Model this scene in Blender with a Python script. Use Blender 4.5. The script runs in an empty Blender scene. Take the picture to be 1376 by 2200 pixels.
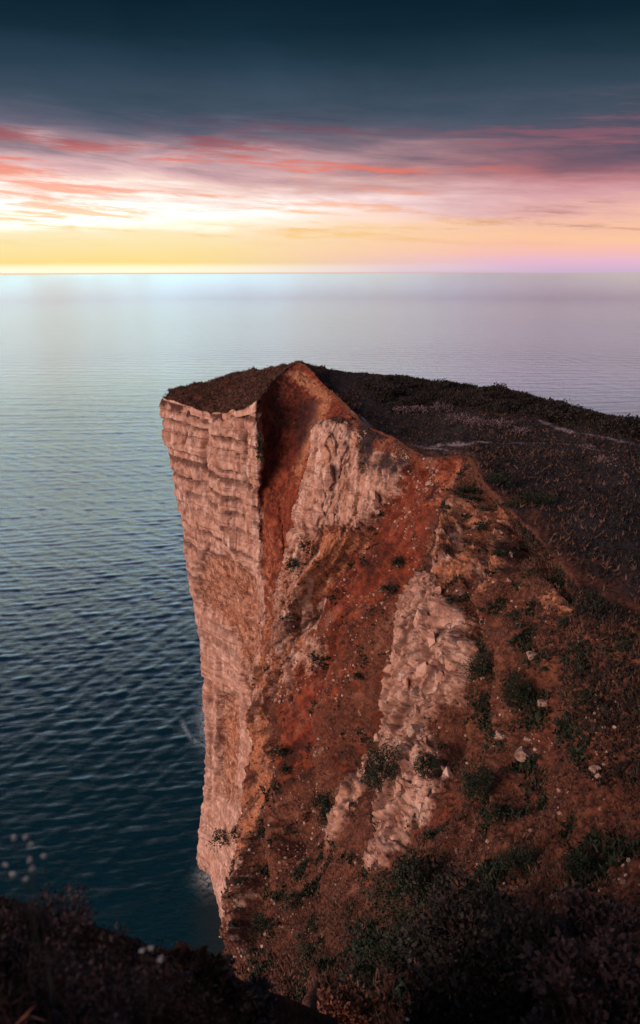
import bpy, bmesh, math, random
import numpy as np
from mathutils import Matrix, Vector

sc = bpy.context.scene
COL = sc.collection
R = math.radians
rng = np.random.default_rng(7)
random.seed(7)

# ------------------------------------------------------------------ camera
CAMZ, PITCH, LENS = 94.0, 17.9, 26.0
cam_d = bpy.data.cameras.new('camera')
cam = bpy.data.objects.new('camera', cam_d)
COL.objects.link(cam)
cam_d.sensor_fit = 'VERTICAL'
cam_d.sensor_height = 36.0
cam_d.lens = LENS
cam_d.clip_start = 0.05
cam_d.clip_end = 1.0e6
cam.matrix_world = Matrix.Translation((0, 0, CAMZ)) @ Matrix.Rotation(R(90 - PITCH), 4, 'X') @ Matrix.Rotation(R(-0.2), 4, 'Z')
cam_d.dof.use_dof = True
cam_d.dof.focus_distance = 62.0
cam_d.dof.aperture_fstop = 1.0
sc.camera = cam

# ------------------------------------------------------------------ colour management
sc.view_settings.view_transform = 'Standard'
sc.view_settings.look = 'None'
sc.view_settings.exposure = 0.0
sc.view_settings.gamma = 1.0
sc.view_settings.use_curve_mapping = False
sc.render.engine = 'CYCLES'
sc.cycles.use_denoising = True
sc.cycles.max_bounces = 5
sc.cycles.diffuse_bounces = 3
sc.cycles.glossy_bounces = 3
sc.cycles.sample_clamp_indirect = 4.0


def lin(r, g, b):
    def f(c):
        c /= 255.0
        return c / 12.92 if c <= 0.04045 else ((c + 0.055) / 1.055) ** 2.4
    return (f(r), f(g), f(b), 1.0)


# ------------------------------------------------------------------ node helper
class NT:
    def __init__(self, tree):
        self.t = tree
        self.n = tree.nodes
        self.l = tree.links

    def node(self, kind, **kw):
        n = self.n.new(kind)
        for k, v in kw.items():
            setattr(n, k, v)
        return n

    def put(self, sock, v):
        if isinstance(v, bpy.types.NodeSocket):
            self.l.new(v, sock)
        else:
            sock.default_value = v

    def math(self, op, a, b=0.0, c=None, clamp=False):
        n = self.node('ShaderNodeMath', operation=op, use_clamp=clamp)
        self.put(n.inputs[0], a)
        self.put(n.inputs[1], b)
        if c is not None:
            self.put(n.inputs[2], c)
        return n.outputs[0]

    def mix(self, fac, a, b, blend='MIX'):
        n = self.node('ShaderNodeMix', data_type='RGBA', blend_type=blend)
        self.put(n.inputs[0], fac)
        self.put(n.inputs[6], a)
        self.put(n.inputs[7], b)
        return n.outputs[2]

    def ramp(self, fac, stops, interp='LINEAR'):
        n = self.node('ShaderNodeValToRGB')
        cr = n.color_ramp
        cr.interpolation = interp
        while len(cr.elements) < len(stops):
            cr.elements.new(0.5)
        for e, (p, c) in zip(cr.elements, stops):
            e.position = p
            e.color = c if len(c) == 4 else (*c, 1)
        self.put(n.inputs[0], fac)
        return n.outputs[0]

    def smooth(self, v, a, b, lo=0.0, hi=1.0):
        n = self.node('ShaderNodeMapRange', interpolation_type='SMOOTHSTEP')
        self.put(n.inputs[0], v)
        self.put(n.inputs[1], a)
        self.put(n.inputs[2], b)
        self.put(n.inputs[3], lo)
        self.put(n.inputs[4], hi)
        return n.outputs[0]

    def noise(self, vec, scale, detail=4.0, rough=0.55, dist=0.0):
        n = self.node('ShaderNodeTexNoise')
        if vec is not None:
            self.l.new(vec, n.inputs['Vector'])
        n.inputs['Scale'].default_value = scale
        n.inputs['Detail'].default_value = detail
        n.inputs['Roughness'].default_value = rough
        n.inputs['Distortion'].default_value = dist
        return n.outputs[0]

    def combine(self, x, y, z):
        n = self.node('ShaderNodeCombineXYZ')
        for i, v in enumerate((x, y, z)):
            self.put(n.inputs[i], v)
        return n.outputs[0]

    def mapping(self, vec, scale=(1, 1, 1), rot=(0, 0, 0), loc=(0, 0, 0)):
        n = self.node('ShaderNodeMapping')
        self.l.new(vec, n.inputs[0])
        n.inputs['Scale'].default_value = scale
        n.inputs['Rotation'].default_value = rot
        n.inputs['Location'].default_value = loc
        return n.outputs[0]

    def attr(self, name):
        n = self.node('ShaderNodeAttribute')
        n.attribute_name = name
        return n.outputs['Fac']


# ------------------------------------------------------------------ sky (sunset under a dark cloud deck)
world = bpy.data.worlds.new('World')
sc.world = world
world.use_nodes = True
w = NT(world.node_tree)
w.n.clear()
gen = w.node('ShaderNodeTexCoord').outputs['Generated']
sep = w.node('ShaderNodeSeparateXYZ')
w.l.new(gen, sep.inputs[0])
el = w.math('MULTIPLY', w.math('ARCSINE', sep.outputs[2]), 180 / math.pi)
az = w.math('MULTIPLY', w.math('ARCTAN2', sep.outputs[0], sep.outputs[1]), 180 / math.pi)
el2 = w.math('ADD', el, w.math('MULTIPLY', w.math('MINIMUM', w.math('MAXIMUM', az, -60.0), 60.0), 0.045))
nv1 = w.combine(w.math('MULTIPLY', az, 0.035), w.math('MULTIPLY', el2, 0.30), 3.1)
nv2 = w.combine(w.math('MULTIPLY', az, 0.10), w.math('MULTIPLY', el2, 0.80), 7.7)
n1 = w.noise(nv1, 1.0, 6.0, 0.55, 0.3)
n2 = w.noise(nv2, 1.0, 8.0, 0.62, 0.35)
wide = w.smooth(el, 0.3, 3.6)
warp = w.math('MULTIPLY', w.math('ADD', w.math('MULTIPLY', w.math('SUBTRACT', n1, 0.5), 5.5),
                                 w.math('MULTIPLY', w.math('SUBTRACT', n2, 0.5), 3.6)), w.math('MULTIPLY', wide, w.smooth(el, 8.5, 12.5, 1.0, 0.25)))
ew = w.math('DIVIDE', w.math('ADD', el, warp), 24.0)
ew = w.math('MAXIMUM', ew, 0.0)


def E(d):
    return d / 24.0


def boost(c, k):
    return (c[0] * k, c[1] * k, c[2] * k, 1)


left = w.ramp(ew, [
    (E(0.0), lin(250, 190, 110)), (E(0.10), boost(lin(255, 250, 225), 1.05)), (E(0.45), boost(lin(255, 247, 205), 1.05)),
    (E(0.75), lin(253, 225, 146)), (E(2.8), lin(255, 238, 196)), (E(4.7), boost(lin(254, 249, 242), 1.5)),
    (E(6.0), lin(252, 220, 208)), (E(6.9), lin(224, 182, 184)), (E(8.1), lin(154, 130, 140)), (E(9.3), lin(104, 102, 120)),
    (E(10.9), lin(66, 82, 99)), (E(12.9), lin(42, 63, 80)), (E(14.8), lin(22, 45, 60)), (E(17.5), lin(8, 30, 43)), (E(23.9), lin(10, 28, 42))])
right = w.ramp(ew, [
    (E(0.0), lin(206, 178, 208)), (E(0.8), lin(232, 186, 206)), (E(1.5), lin(248, 190, 180)), (E(2.6), lin(252, 200, 160)),
    (E(3.6), lin(244, 190, 170)), (E(4.5), lin(218, 164, 168)), (E(5.8), lin(192, 132, 138)), (E(7.0), lin(142, 100, 112)),
    (E(8.2), lin(94, 84, 102)), (E(9.5), lin(72, 82, 98)), (E(11.5), lin(52, 70, 86)), (E(13.5), lin(32, 54, 68)),
    (E(15.5), lin(16, 38, 52)), (E(18.0), lin(8, 28, 40)), (E(23.9), lin(10, 28, 42))])
back = w.ramp(w.math('DIVIDE', w.math('MAXIMUM', el, 0.0), 24.0), [
    (E(0.0), lin(150, 140, 165)), (E(4.0), lin(140, 120, 140)), (E(9.0), lin(92, 88, 108)), (E(14.0), lin(50, 66, 84)), (E(22.0), lin(14, 34, 48))])
azn = w.math('ADD', az, w.math('MULTIPLY', w.math('SUBTRACT', n1, 0.5), 14.0))
lr = w.smooth(azn, -15.0, 18.0)
sky = w.mix(lr, left, right)
# thin coloured cloud streaks
nv3 = w.combine(w.math('MULTIPLY', az, 0.075), w.math('MULTIPLY', el2, 0.95), 24.3)
n3 = w.noise(nv3, 1.0, 9.0, 0.68, 0.15)
st = w.smooth(n3, 0.50, 0.64)
st = w.math('MULTIPLY', st, w.smooth(el, 1.6, 3.0))
st = w.math('MULTIPLY', st, w.smooth(el, 12.0, 8.5))
stc = w.ramp(w.math('DIVIDE', el, 24.0), [
    (E(1.5), lin(244, 196, 84)), (E(3.4), lin(250, 190, 110)), (E(4.6), lin(250, 176, 132)), (E(6.0), lin(246, 140, 110)),
    (E(7.2), lin(242, 114, 86)), (E(8.4), lin(172, 88, 92)), (E(10.0), lin(70, 66, 86)), (E(12), lin(40, 56, 74))])
stc_r = w.mix(w.smooth(az, 2.0, 22.0), stc, w.mix(0.80, stc, lin(140, 98, 116)))
sky = w.mix(w.math('MULTIPLY', st, 0.74), sky, stc_r)
# soft grey patches in the deck
nv4 = w.combine(w.math('MULTIPLY', az, 0.06), w.math('MULTIPLY', el2, 0.11), 1.4)
n4 = w.noise(nv4, 1.0, 5.0, 0.55, 0.3)
deck = w.math('MULTIPLY', w.smooth(el, 7.5, 10.5), w.math('SUBTRACT', w.math('MULTIPLY', n4, 0.7), 0.35))
sky = w.mix(1.0, sky, w.combine(*(w.math('ADD', 1.0, deck),) * 3), 'MULTIPLY')
absaz = w.math('ABSOLUTE', w.math('ADD', az, 12.0))
sky = w.mix(w.smooth(absaz, 50.0, 120.0), sky, back)
# above the cloud bank the dusk sky opens to an even blue grey, all the way round
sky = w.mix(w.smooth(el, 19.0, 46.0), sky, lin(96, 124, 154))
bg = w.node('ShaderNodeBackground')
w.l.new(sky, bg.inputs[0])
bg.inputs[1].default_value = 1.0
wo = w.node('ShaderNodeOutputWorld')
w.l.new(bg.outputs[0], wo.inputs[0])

# ------------------------------------------------------------------ sun: low and broad, from behind the camera's left shoulder
sun_d = bpy.data.lights.new('sun', 'SUN')
sun_d.energy = 4.7
sun_d.angle = R(42)
sun_d.color = (1.0, 0.80, 0.72)
sun = bpy.data.objects.new('sun', sun_d)
COL.objects.link(sun)
SUN_FROM = Vector((-0.76, -0.54, 0.31)).normalized()
sun.rotation_euler = SUN_FROM.to_track_quat('Z', 'Y').to_euler()
sun.location = (-60, -40, 140)

# ------------------------------------------------------------------ maths
F = 2200 * LENS / 36.0
CP, SP = math.cos(R(PITCH)), math.sin(R(PITCH))


def P(px, py, Y):
    """ray of the photograph's pixel met at the depth Y (metres in front of the tripod)"""
    v = 1100 - py
    fwd = F * CP + v * SP
    up = v * CP - F * SP
    return np.array([Y * (px - 688) / fwd, Y, CAMZ + Y * up / fwd])


def PZ(z, px, Y):
    r = (CAMZ - z) / Y
    v = (F * SP - r * F * CP) / (CP + r * SP)
    return P(px, 1100 - v, Y)


def proj(p):
    d = p - np.array([0, 0, CAMZ])
    depth = d[..., 1] * CP - d[..., 2] * SP
    up = d[..., 1] * SP + d[..., 2] * CP
    depth = np.where(np.abs(depth) < 1e-3, 1e-3, depth)
    return 688 + F * d[..., 0] / depth, 1100 - F * up / depth


_perm = np.random.default_rng(11).permutation(256)
_perm = np.concatenate([_perm, _perm, _perm])
_g = np.random.default_rng(12).normal(size=(256, 3))
_g /= np.linalg.norm(_g, axis=1)[:, None]


def perlin(p):
    shp = p.shape[:-1]
    p = p.reshape(-1, 3)
    i = np.floor(p).astype(np.int64)
    f = p - i
    i &= 255
    u = f * f * f * (f * (f * 6 - 15) + 10)
    out = 0
    for dx in (0, 1):
        wx = u[:, 0] if dx else 1 - u[:, 0]
        a = _perm[i[:, 0] + dx]
        for dy in (0, 1):
            wy = u[:, 1] if dy else 1 - u[:, 1]
            b = _perm[a + i[:, 1] + dy]
            for dz in (0, 1):
                wz = u[:, 2] if dz else 1 - u[:, 2]
                g = _g[_perm[b + i[:, 2] + dz]]
                out = out + wx * wy * wz * (g[:, 0] * (f[:, 0] - dx) + g[:, 1] * (f[:, 1] - dy) + g[:, 2] * (f[:, 2] - dz))
    return (out * 1.6).reshape(shp)


def fbm(p, scale=1.0, octv=4, gain=0.5, off=0.0, ridged=False):
    p = p * scale + off
    s, a, t = 0, 1.0, 0
    for k in range(octv):
        n = perlin(p + 17.3 * k)
        if ridged:
            n = 1 - 2 * np.abs(n)
        s = s + a * n
        t += a
        a *= gain
        p = p * 2.03
    return s / t


def hash3(i):
    i = i & 255
    return _perm[_perm[_perm[i[:, 0]] + i[:, 1]] + i[:, 2]]


_rp = np.random.default_rng(13).random((256, 3))
_rv = np.random.default_rng(14).random(256)


_rt = np.random.default_rng(15).normal(size=(256, 3))


def worley(p):
    """-> facet height of the nearest cell (random level and tilt), F2-F1, random value of the cell"""
    shp = p.shape[:-1]
    p = p.reshape(-1, 3)
    b = np.floor(p).astype(np.int64)
    d1 = np.full(len(p), 9.0)
    d2 = np.full(len(p), 9.0)
    hh = np.zeros(len(p), np.int64)
    vec = np.zeros_like(p)
    for dx in (-1, 0, 1):
        for dy in (-1, 0, 1):
            for dz in (-1, 0, 1):
                c = b + np.array([dx, dy, dz])
                h = hash3(c)
                v = p - c - _rp[h]
                d = np.sqrt((v * v).sum(1))
                near = d < d1
                d2 = np.where(near, d1, np.minimum(d2, d))
                hh = np.where(near, h, hh)
                vec = np.where(near[:, None], v, vec)
                d1 = np.where(near, d, d1)
    rv = _rv[hh]
    fac = (rv - 0.5) + 0.45 * (vec * _rt[hh]).sum(1)
    return fac.reshape(shp), (d2 - d1).reshape(shp), rv.reshape(shp)


def sstep(x, a, b):
    t = np.clip((x - a) / (b - a), 0, 1)
    return t * t * (3 - 2 * t)


def polymask(px, py, poly, soft=18.0):
    """soft inside-mask of a polygon (positive inside)"""
    poly = np.array(poly, float)
    n = len(poly)
    inside = np.zeros(px.shape, bool)
    dist = np.full(px.shape, 1e9)
    for k in range(n):
        x1, y1 = poly[k]
        x2, y2 = poly[(k + 1) % n]
        c = ((y1 > py) != (y2 > py)) & (px < (x2 - x1) * (py - y1) / ((y2 - y1) or 1e-9) + x1)
        inside ^= c
        ex, ey = x2 - x1, y2 - y1
        t = np.clip(((px - x1) * ex + (py - y1) * ey) / (ex * ex + ey * ey + 1e-9), 0, 1)
        dist = np.minimum(dist, np.hypot(px - x1 - t * ex, py - y1 - t * ey))
    return sstep(np.where(inside, dist, -dist), -soft, soft)


def crease(px, py, line, width):
    """soft band along a polyline, thinning out at its ends"""
    out = np.zeros(px.shape)
    L = len(line) - 1
    for k in range(L):
        (x1, y1), (x2, y2) = line[k], line[k + 1]
        ex, ey = x2 - x1, y2 - y1
        t = np.clip(((px - x1) * ex + (py - y1) * ey) / (ex * ex + ey * ey), 0, 1)
        d = np.hypot(px - x1 - t * ex, py - y1 - t * ey)
        s_ = (k + t) / L
        out = np.maximum(out, np.exp(-(d / width) ** 2) * np.clip(np.minimum(s_, 1 - s_) * 6 + 0.15, 0, 1))
    return out


def blob(px, py, cx, cy, rx, ry, rot=0.0):
    c, s = math.cos(R(rot)), math.sin(R(rot))
    dx, dy = px - cx, py - cy
    u, v = (c * dx + s * dy) / rx, (-s * dx + c * dy) / ry
    return np.exp(-(u * u + v * v))


def catmull(ctrl, counts, tension=0.85):
    """interpolate control rows (axis 0) with counts[i] samples on each segment"""
    n = len(ctrl)
    ext = np.concatenate([[2 * ctrl[0] - ctrl[1]], ctrl, [2 * ctrl[-1] - ctrl[-2]]])
    out, par = [], []
    for k in range(n - 1):
        p0, p1, p2, p3 = ext[k], ext[k + 1], ext[k + 2], ext[k + 3]
        m1, m2 = (p2 - p0) * 0.5 * tension, (p3 - p1) * 0.5 * tension
        cnt = counts[k]
        ts = np.arange(cnt + (1 if k == n - 2 else 0)) / cnt
        for t in ts:
            out.append((2 * t**3 - 3 * t**2 + 1) * p1 + (t**3 - 2 * t**2 + t) * m1 + (-2 * t**3 + 3 * t**2) * p2 + (t**3 - t**2) * m2)
            par.append(k + t)
    return np.array(out), np.array(par)


def loft(grid, cu, cv, tu=0.85, tv=0.85):
    """grid[station][level] of points -> dense surface (stations x levels), parameters"""
    g = np.array(grid, float)
    a, pu = catmull(g, cu, tu)
    b, pv = catmull(a.transpose(1, 0, 2), cv, tv)
    S = b.transpose(1, 0, 2)
    U, V = np.meshgrid(pu, pv, indexing='ij')
    return S, U, V


def normals(S):
    du = np.gradient(S, axis=0)
    dv = np.gradient(S, axis=1)
    n = np.cross(du, dv)
    n /= np.linalg.norm(n, axis=-1)[..., None] + 1e-9
    return n


# ------------------------------------------------------------------ objects
def tag(o, label=None, cat=None, group=None, kind=None):
    if label:
        o['label'] = label
    if cat:
        o['category'] = cat
    if group:
        o['group'] = group
    if kind:
        o['kind'] = kind
    return o


def link(name, data, parent=None):
    o = bpy.data.objects.new(name, data)
    COL.objects.link(o)
    if parent is not None:
        o.parent = parent
    return o


def empty(name, loc=(0, 0, 0)):
    o = link(name, None)
    o.location = loc
    o.empty_display_size = 0.3
    return o


def raw_mesh(name, verts, faces, mat=None, smooth=True, attrs=None):
    """numpy verts (n,3) and faces (m,k) -> mesh"""
    me = bpy.data.meshes.new(name)
    nv, (nf, k) = len(verts), faces.shape
    me.vertices.add(nv)
    me.vertices.foreach_set('co', np.ascontiguousarray(verts, np.float32).ravel())
    me.loops.add(nf * k)
    me.loops.foreach_set('vertex_index', np.ascontiguousarray(faces, np.int32).ravel())
    me.polygons.add(nf)
    me.polygons.foreach_set('loop_start', np.arange(0, nf * k, k, dtype=np.int32))
    me.polygons.foreach_set('use_smooth', np.full(nf, smooth))
    for an, av in (attrs or {}).items():
        at = me.attributes.new(an, 'FLOAT', 'POINT')
        at.data.foreach_set('value', np.ascontiguousarray(av, np.float32).ravel())
    if mat:
        me.materials.append(mat)
    me.update(calc_edges=True)
    return me


def grid_faces(n, m):
    i = np.arange(n * m).reshape(n, m)
    return np.stack([i[:-1, :-1], i[1:, :-1], i[1:, 1:], i[:-1, 1:]], -1).reshape(-1, 4)


def compact(verts, faces, attrs):
    used = np.unique(faces)
    remap = np.zeros(len(verts), np.int64)
    remap[used] = np.arange(len(used))
    return verts[used], remap[faces], {k: v.ravel()[used] for k, v in attrs.items()}


# ------------------------------------------------------------------ materials
def new_mat(name):
    m = bpy.data.materials.new(name)
    m.use_nodes = True
    nt = NT(m.node_tree)
    nt.n.clear()
    b = nt.node('ShaderNodeBsdfPrincipled')
    o = nt.node('ShaderNodeOutputMaterial')
    nt.l.new(b.outputs[0], o.inputs[0])
    return m, nt, b


def mat_land():
    """chalk, clay, scree and turf; which one lies where comes from the mesh's own attributes"""
    m, t, b = new_mat('cliff_land')
    pos = t.node('ShaderNodeNewGeometry').outputs['Position']
    nL = t.noise(pos, 0.22, 4, 0.6)
    nM = t.noise(pos, 1.1, 5, 0.62, 0.3)
    nF = t.noise(pos, 5.0, 5, 0.65)
    nG = t.noise(pos, 16.0, 3, 0.7)
    streak = t.noise(t.mapping(pos, (1.5, 1.5, 0.16)), 1.0, 5, 0.62, 0.2)
    strata = t.noise(t.mapping(pos, (0.12, 0.12, 2.6)), 1.0, 4, 0.6, 0.4)
    # chalk
    chalk = t.mix(t.smooth(nM, 0.32, 0.68), (0.265, 0.117, 0.078, 1), (0.465, 0.252, 0.182, 1))
    chalk = t.mix(t.math('MULTIPLY', t.smooth(streak, 0.52, 0.68), 0.70), chalk, (0.57, 0.375, 0.30, 1))
    chalk = t.mix(t.math('MULTIPLY', t.smooth(streak, 0.48, 0.32), 0.6), chalk, (0.36, 0.145, 0.075, 1))
    chalk = t.mix(t.math('MULTIPLY', t.smooth(strata, 0.52, 0.66), 0.70), chalk, (0.19, 0.078, 0.054, 1))
    # orange clay wash
    orange = t.mix(t.smooth(nF, 0.3, 0.7), (0.22, 0.065, 0.03, 1), (0.44, 0.17, 0.085, 1))
    # red earth
    red = t.mix(t.smooth(nM, 0.3, 0.7), (0.062, 0.010, 0.006, 1), (0.21, 0.040, 0.016, 1))
    red = t.mix(t.math('MULTIPLY', t.smooth(nG, 0.55, 0.75), 0.5), red, (0.33, 0.12, 0.07, 1))
    # brown scree with dry turf
    brown = t.mix(t.smooth(nF, 0.3, 0.7), (0.034, 0.010, 0.006, 1), (0.145, 0.042, 0.022, 1))
    brown = t.mix(t.math('MULTIPLY', t.smooth(nM, 0.52, 0.7), 0.65), brown, (0.15, 0.05, 0.022, 1))
    brown = t.mix(t.math('MULTIPLY', t.smooth(nG, 0.58, 0.75), 0.55), brown, (0.27, 0.155, 0.12, 1))
    # heath / turf
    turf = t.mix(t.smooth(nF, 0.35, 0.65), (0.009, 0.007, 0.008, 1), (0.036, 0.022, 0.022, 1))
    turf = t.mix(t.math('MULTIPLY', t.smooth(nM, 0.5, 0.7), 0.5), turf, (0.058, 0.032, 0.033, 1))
    path = t.mix(nF, (0.20, 0.125, 0.13, 1), (0.38, 0.25, 0.25, 1))

    jit = t.math('MULTIPLY', t.math('SUBTRACT', t.math('ADD', t.math('MULTIPLY', nM, 0.6), t.math('MULTIPLY', nF, 0.4)), 0.5), 2.2)

    def mask(name):
        a = t.attr(name)
        edge = t.math('MULTIPLY', t.math('MULTIPLY', a, t.math('SUBTRACT', 1.0, a)), 4.0)
        return t.smooth(t.math('ADD', a, t.math('MULTIPLY', jit, t.math('MAXIMUM', edge, 0.0))), 0.18, 0.85)

    c = brown
    c = t.mix(mask('red'), c, red)
    c = t.mix(mask('orange'), c, orange)
    c = t.mix(mask('rock'), c, chalk)
    c = t.mix(mask('turf'), c, turf)
    c = t.mix(mask('path'), c, path)
    mo = t.attr('mott')
    c = t.mix(t.math('MULTIPLY', t.smooth(mo, 0.02, 0.48), 0.75), c, (0.018, 0.009, 0.007, 1))
    c = t.mix(t.math('MULTIPLY', t.smooth(mo, -0.10, -0.60), 0.45), c, (0.26, 0.115, 0.075, 1))
    c = t.mix(t.math('MULTIPLY', t.attr('crack'), 0.92), c, (0.080, 0.031, 0.022, 1))
    t.put(b.inputs['Base Color'], c)
    b.inputs['Roughness'].default_value = 0.92
    b.inputs['Specular IOR Level'].default_value = 0.15
    h = t.math('ADD', t.math('MULTIPLY', nF, 0.6), t.math('ADD', t.math('MULTIPLY', nG, 0.35), t.math('MULTIPLY', streak, 0.14)))
    bp = t.node('ShaderNodeBump')
    bp.inputs['Strength'].default_value = 0.75
    bp.inputs['Distance'].default_value = 0.22
    t.put(bp.inputs['Height'], h)
    t.put(b.inputs['Normal'], bp.outputs[0])
    return m


def mat_leaf(name, dark, light, scale=3.0, rough=0.7):
    m, t, b = new_mat(name)
    pos = t.node('ShaderNodeNewGeometry').outputs['Position']
    n = t.noise(pos, scale, 3, 0.6)
    r = t.noise(pos, scale * 9, 2, 0.6)
    k = t.math('ADD', t.math('MULTIPLY', n, 0.6), t.math('MULTIPLY', r, 0.4))
    t.put(b.inputs['Base Color'], t.mix(t.smooth(k, 0.35, 0.65), (*dark, 1), (*light, 1)))
    b.inputs['Roughness'].default_value = rough
    b.inputs['Specular IOR Level'].default_value = 0.2
    return m


def mat_stone():
    m, t, b = new_mat('stone')
    pos = t.node('ShaderNodeNewGeometry').outputs['Position']
    nM = t.noise(pos, 1.4, 5, 0.62, 0.3)
    nF = t.noise(pos, 7.0, 5, 0.65)
    streak = t.noise(t.mapping(pos, (2.2, 2.2, 0.25)), 1.0, 5, 0.62, 0.2)
    c = t.mix(t.smooth(nM, 0.32, 0.68), (0.30, 0.165, 0.11, 1), (0.52, 0.33, 0.25, 1))
    c = t.mix(t.math('MULTIPLY', t.smooth(streak, 0.50, 0.66), 0.6), c, (0.62, 0.46, 0.38, 1))
    c = t.mix(t.math('MULTIPLY', t.smooth(streak, 0.46, 0.32), 0.7), c, (0.34, 0.14, 0.07, 1))
    c = t.mix(t.math('MULTIPLY', t.smooth(nF, 0.56, 0.70), 0.6), c, (0.16, 0.09, 0.07, 1))
    t.put(b.inputs['Base Color'], c)
    b.inputs['Roughness'].default_value = 0.9
    b.inputs['Specular IOR Level'].default_value = 0.15
    bp = t.node('ShaderNodeBump')
    bp.inputs['Strength'].default_value = 0.8
    bp.inputs['Distance'].default_value = 0.12
    t.put(bp.inputs['Height'], t.math('ADD', nF, t.math('MULTIPLY', streak, 0.5)))
    t.put(b.inputs['Normal'], bp.outputs[0])
    return m


def mat_sea():
    m, t, b = new_mat('sea_water')
    pos = t.node('ShaderNodeNewGeometry').outputs['Position']
    ln = t.node('ShaderNodeVectorMath', operation='LENGTH')
    t.l.new(pos, ln.inputs[0])
    dist = ln.outputs['Value']
    a = t.noise(t.mapping(pos, (0.5, 1.3, 1), (0, 0, R(14))), 1.0, 5, 0.62, 0.5)
    c = t.noise(t.mapping(pos, (1.3, 3.4, 1), (0, 0, R(-24))), 1.0, 4, 0.62, 0.4)
    g = t.noise(t.mapping(pos, (0.085, 0.030, 1), (0, 0, R(8))), 1.0, 4, 0.62, 0.3)
    h = t.math('ADD', t.math('ADD', a, t.math('MULTIPLY', c, 0.30)), t.math('MULTIPLY', g, t.smooth(dist, 200.0, 900.0, 1.0, 4.0)))
    far = t.smooth(dist, 120.0, 900.0)
    bp = t.node('ShaderNodeBump')
    t.put(bp.inputs['Strength'], t.math('SUBTRACT', 0.30, t.math('MULTIPLY', far, 0.19)))
    bp.inputs['Distance'].default_value = 0.55
    t.put(bp.inputs['Height'], h)
    t.put(b.inputs['Normal'], bp.outputs[0])
    fo = t.noise(pos, 1.3, 5, 0.7, 0.6)
    fm = t.math('MULTIPLY', t.smooth(fo, 0.34, 0.60), t.attr('foam'))
    t.put(b.inputs['Base Color'], t.mix(fm, (0.001, 0.014, 0.018, 1), (0.55, 0.58, 0.60, 1)))
    b.inputs['Roughness'].default_value = 0.6
    b.inputs['Specular IOR Level'].default_value = 0.0
    gl = t.node('ShaderNodeBsdfGlossy')
    gl.inputs['Color'].default_value = (0.63, 0.93, 1.18, 1)
    t.put(gl.inputs['Roughness'], t.smooth(dist, 200.0, 900.0, 0.13, 0.05))
    lean = t.node('ShaderNodeVectorMath', operation='ADD')      # ripples lean towards the shore: their long backs face seaward
    t.l.new(bp.outputs[0], lean.inputs[0])
    t.put(lean.inputs[1], t.combine(0.0, t.math('SUBTRACT', t.ramp(t.math('DIVIDE', dist, 3000.0), [(0.07, (0.182,) * 3), (0.12, (0.114,) * 3), (0.18, (0.073,) * 3), (0.30, (0.039,) * 3), (0.5, (0.023,) * 3), (1.0, (0.002,) * 3)]), 0.033), 0.0))
    nrm = t.node('ShaderNodeVectorMath', operation='NORMALIZE')
    t.l.new(lean.outputs[0], nrm.inputs[0])
    t.put(gl.inputs['Normal'], nrm.outputs[0])
    geo = t.node('ShaderNodeNewGeometry')
    dt = t.node('ShaderNodeVectorMath', operation='DOT_PRODUCT')
    t.l.new(geo.outputs['Incoming'], dt.inputs[0])
    t.l.new(geo.outputs['Normal'], dt.inputs[1])
    cosv = t.math('ABSOLUTE', dt.outputs['Value'])
    refl = t.ramp(cosv, [(0.0, (1, 1, 1)), (0.10, (0.97,) * 3), (0.18, (0.95,) * 3), (0.30, (0.82,) * 3), (0.38, (0.55,) * 3), (0.47, (0.28,) * 3), (0.56, (0.11,) * 3), (0.64, (0.045,) * 3), (1.0, (0.02,) * 3)])
    fac = t.math('MULTIPLY', refl, t.math('SUBTRACT', 1.0, fm))
    mx = t.node('ShaderNodeMixShader')
    t.put(mx.inputs[0], fac)
    t.l.new(b.outputs[0], mx.inputs[1])
    t.l.new(gl.outputs[0], mx.inputs[2])
    o = [n for n in t.n if n.type == 'OUTPUT_MATERIAL'][0]
    t.l.new(mx.outputs[0], o.inputs[0])
    return m


M_LAND = mat_land()
M_STONE = mat_stone()
M_SEA = mat_sea()
M_RUBBLE = mat_leaf('rubble_stone', (0.13, 0.05, 0.032), (0.40, 0.25, 0.19), 0.9, 0.9)
M_GREEN = mat_leaf('shrub_leaves', (0.005, 0.007, 0.004), (0.022, 0.027, 0.012))
M_DARK = mat_leaf('heath_leaves', (0.008, 0.006, 0.005), (0.030, 0.017, 0.012), 1.0)
M_DRY = mat_leaf('dry_grass', (0.032, 0.013, 0.009), (0.125, 0.055, 0.035), 0.8)
M_PALE = mat_leaf('dry_pale_twigs', (0.06, 0.032, 0.034), (0.17, 0.10, 0.105), 1.5)
M_RUST = mat_leaf('rust_leaves', (0.035, 0.012, 0.008), (0.19, 0.062, 0.034), 4.0)
M_MAUVE = mat_leaf('mauve_leaves', (0.024, 0.012, 0.011), (0.095, 0.044, 0.040), 4.0)
M_TWIG = mat_leaf('twigs', (0.025, 0.014, 0.010), (0.07, 0.04, 0.03), 5.0)
M_STALK = mat_leaf('flower_stalk', (0.008, 0.007, 0.005), (0.02, 0.016, 0.011), 5.0)
M_FLOWER = mat_leaf('flower_white', (0.26, 0.23, 0.23), (0.46, 0.42, 0.42), 20.0)

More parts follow.
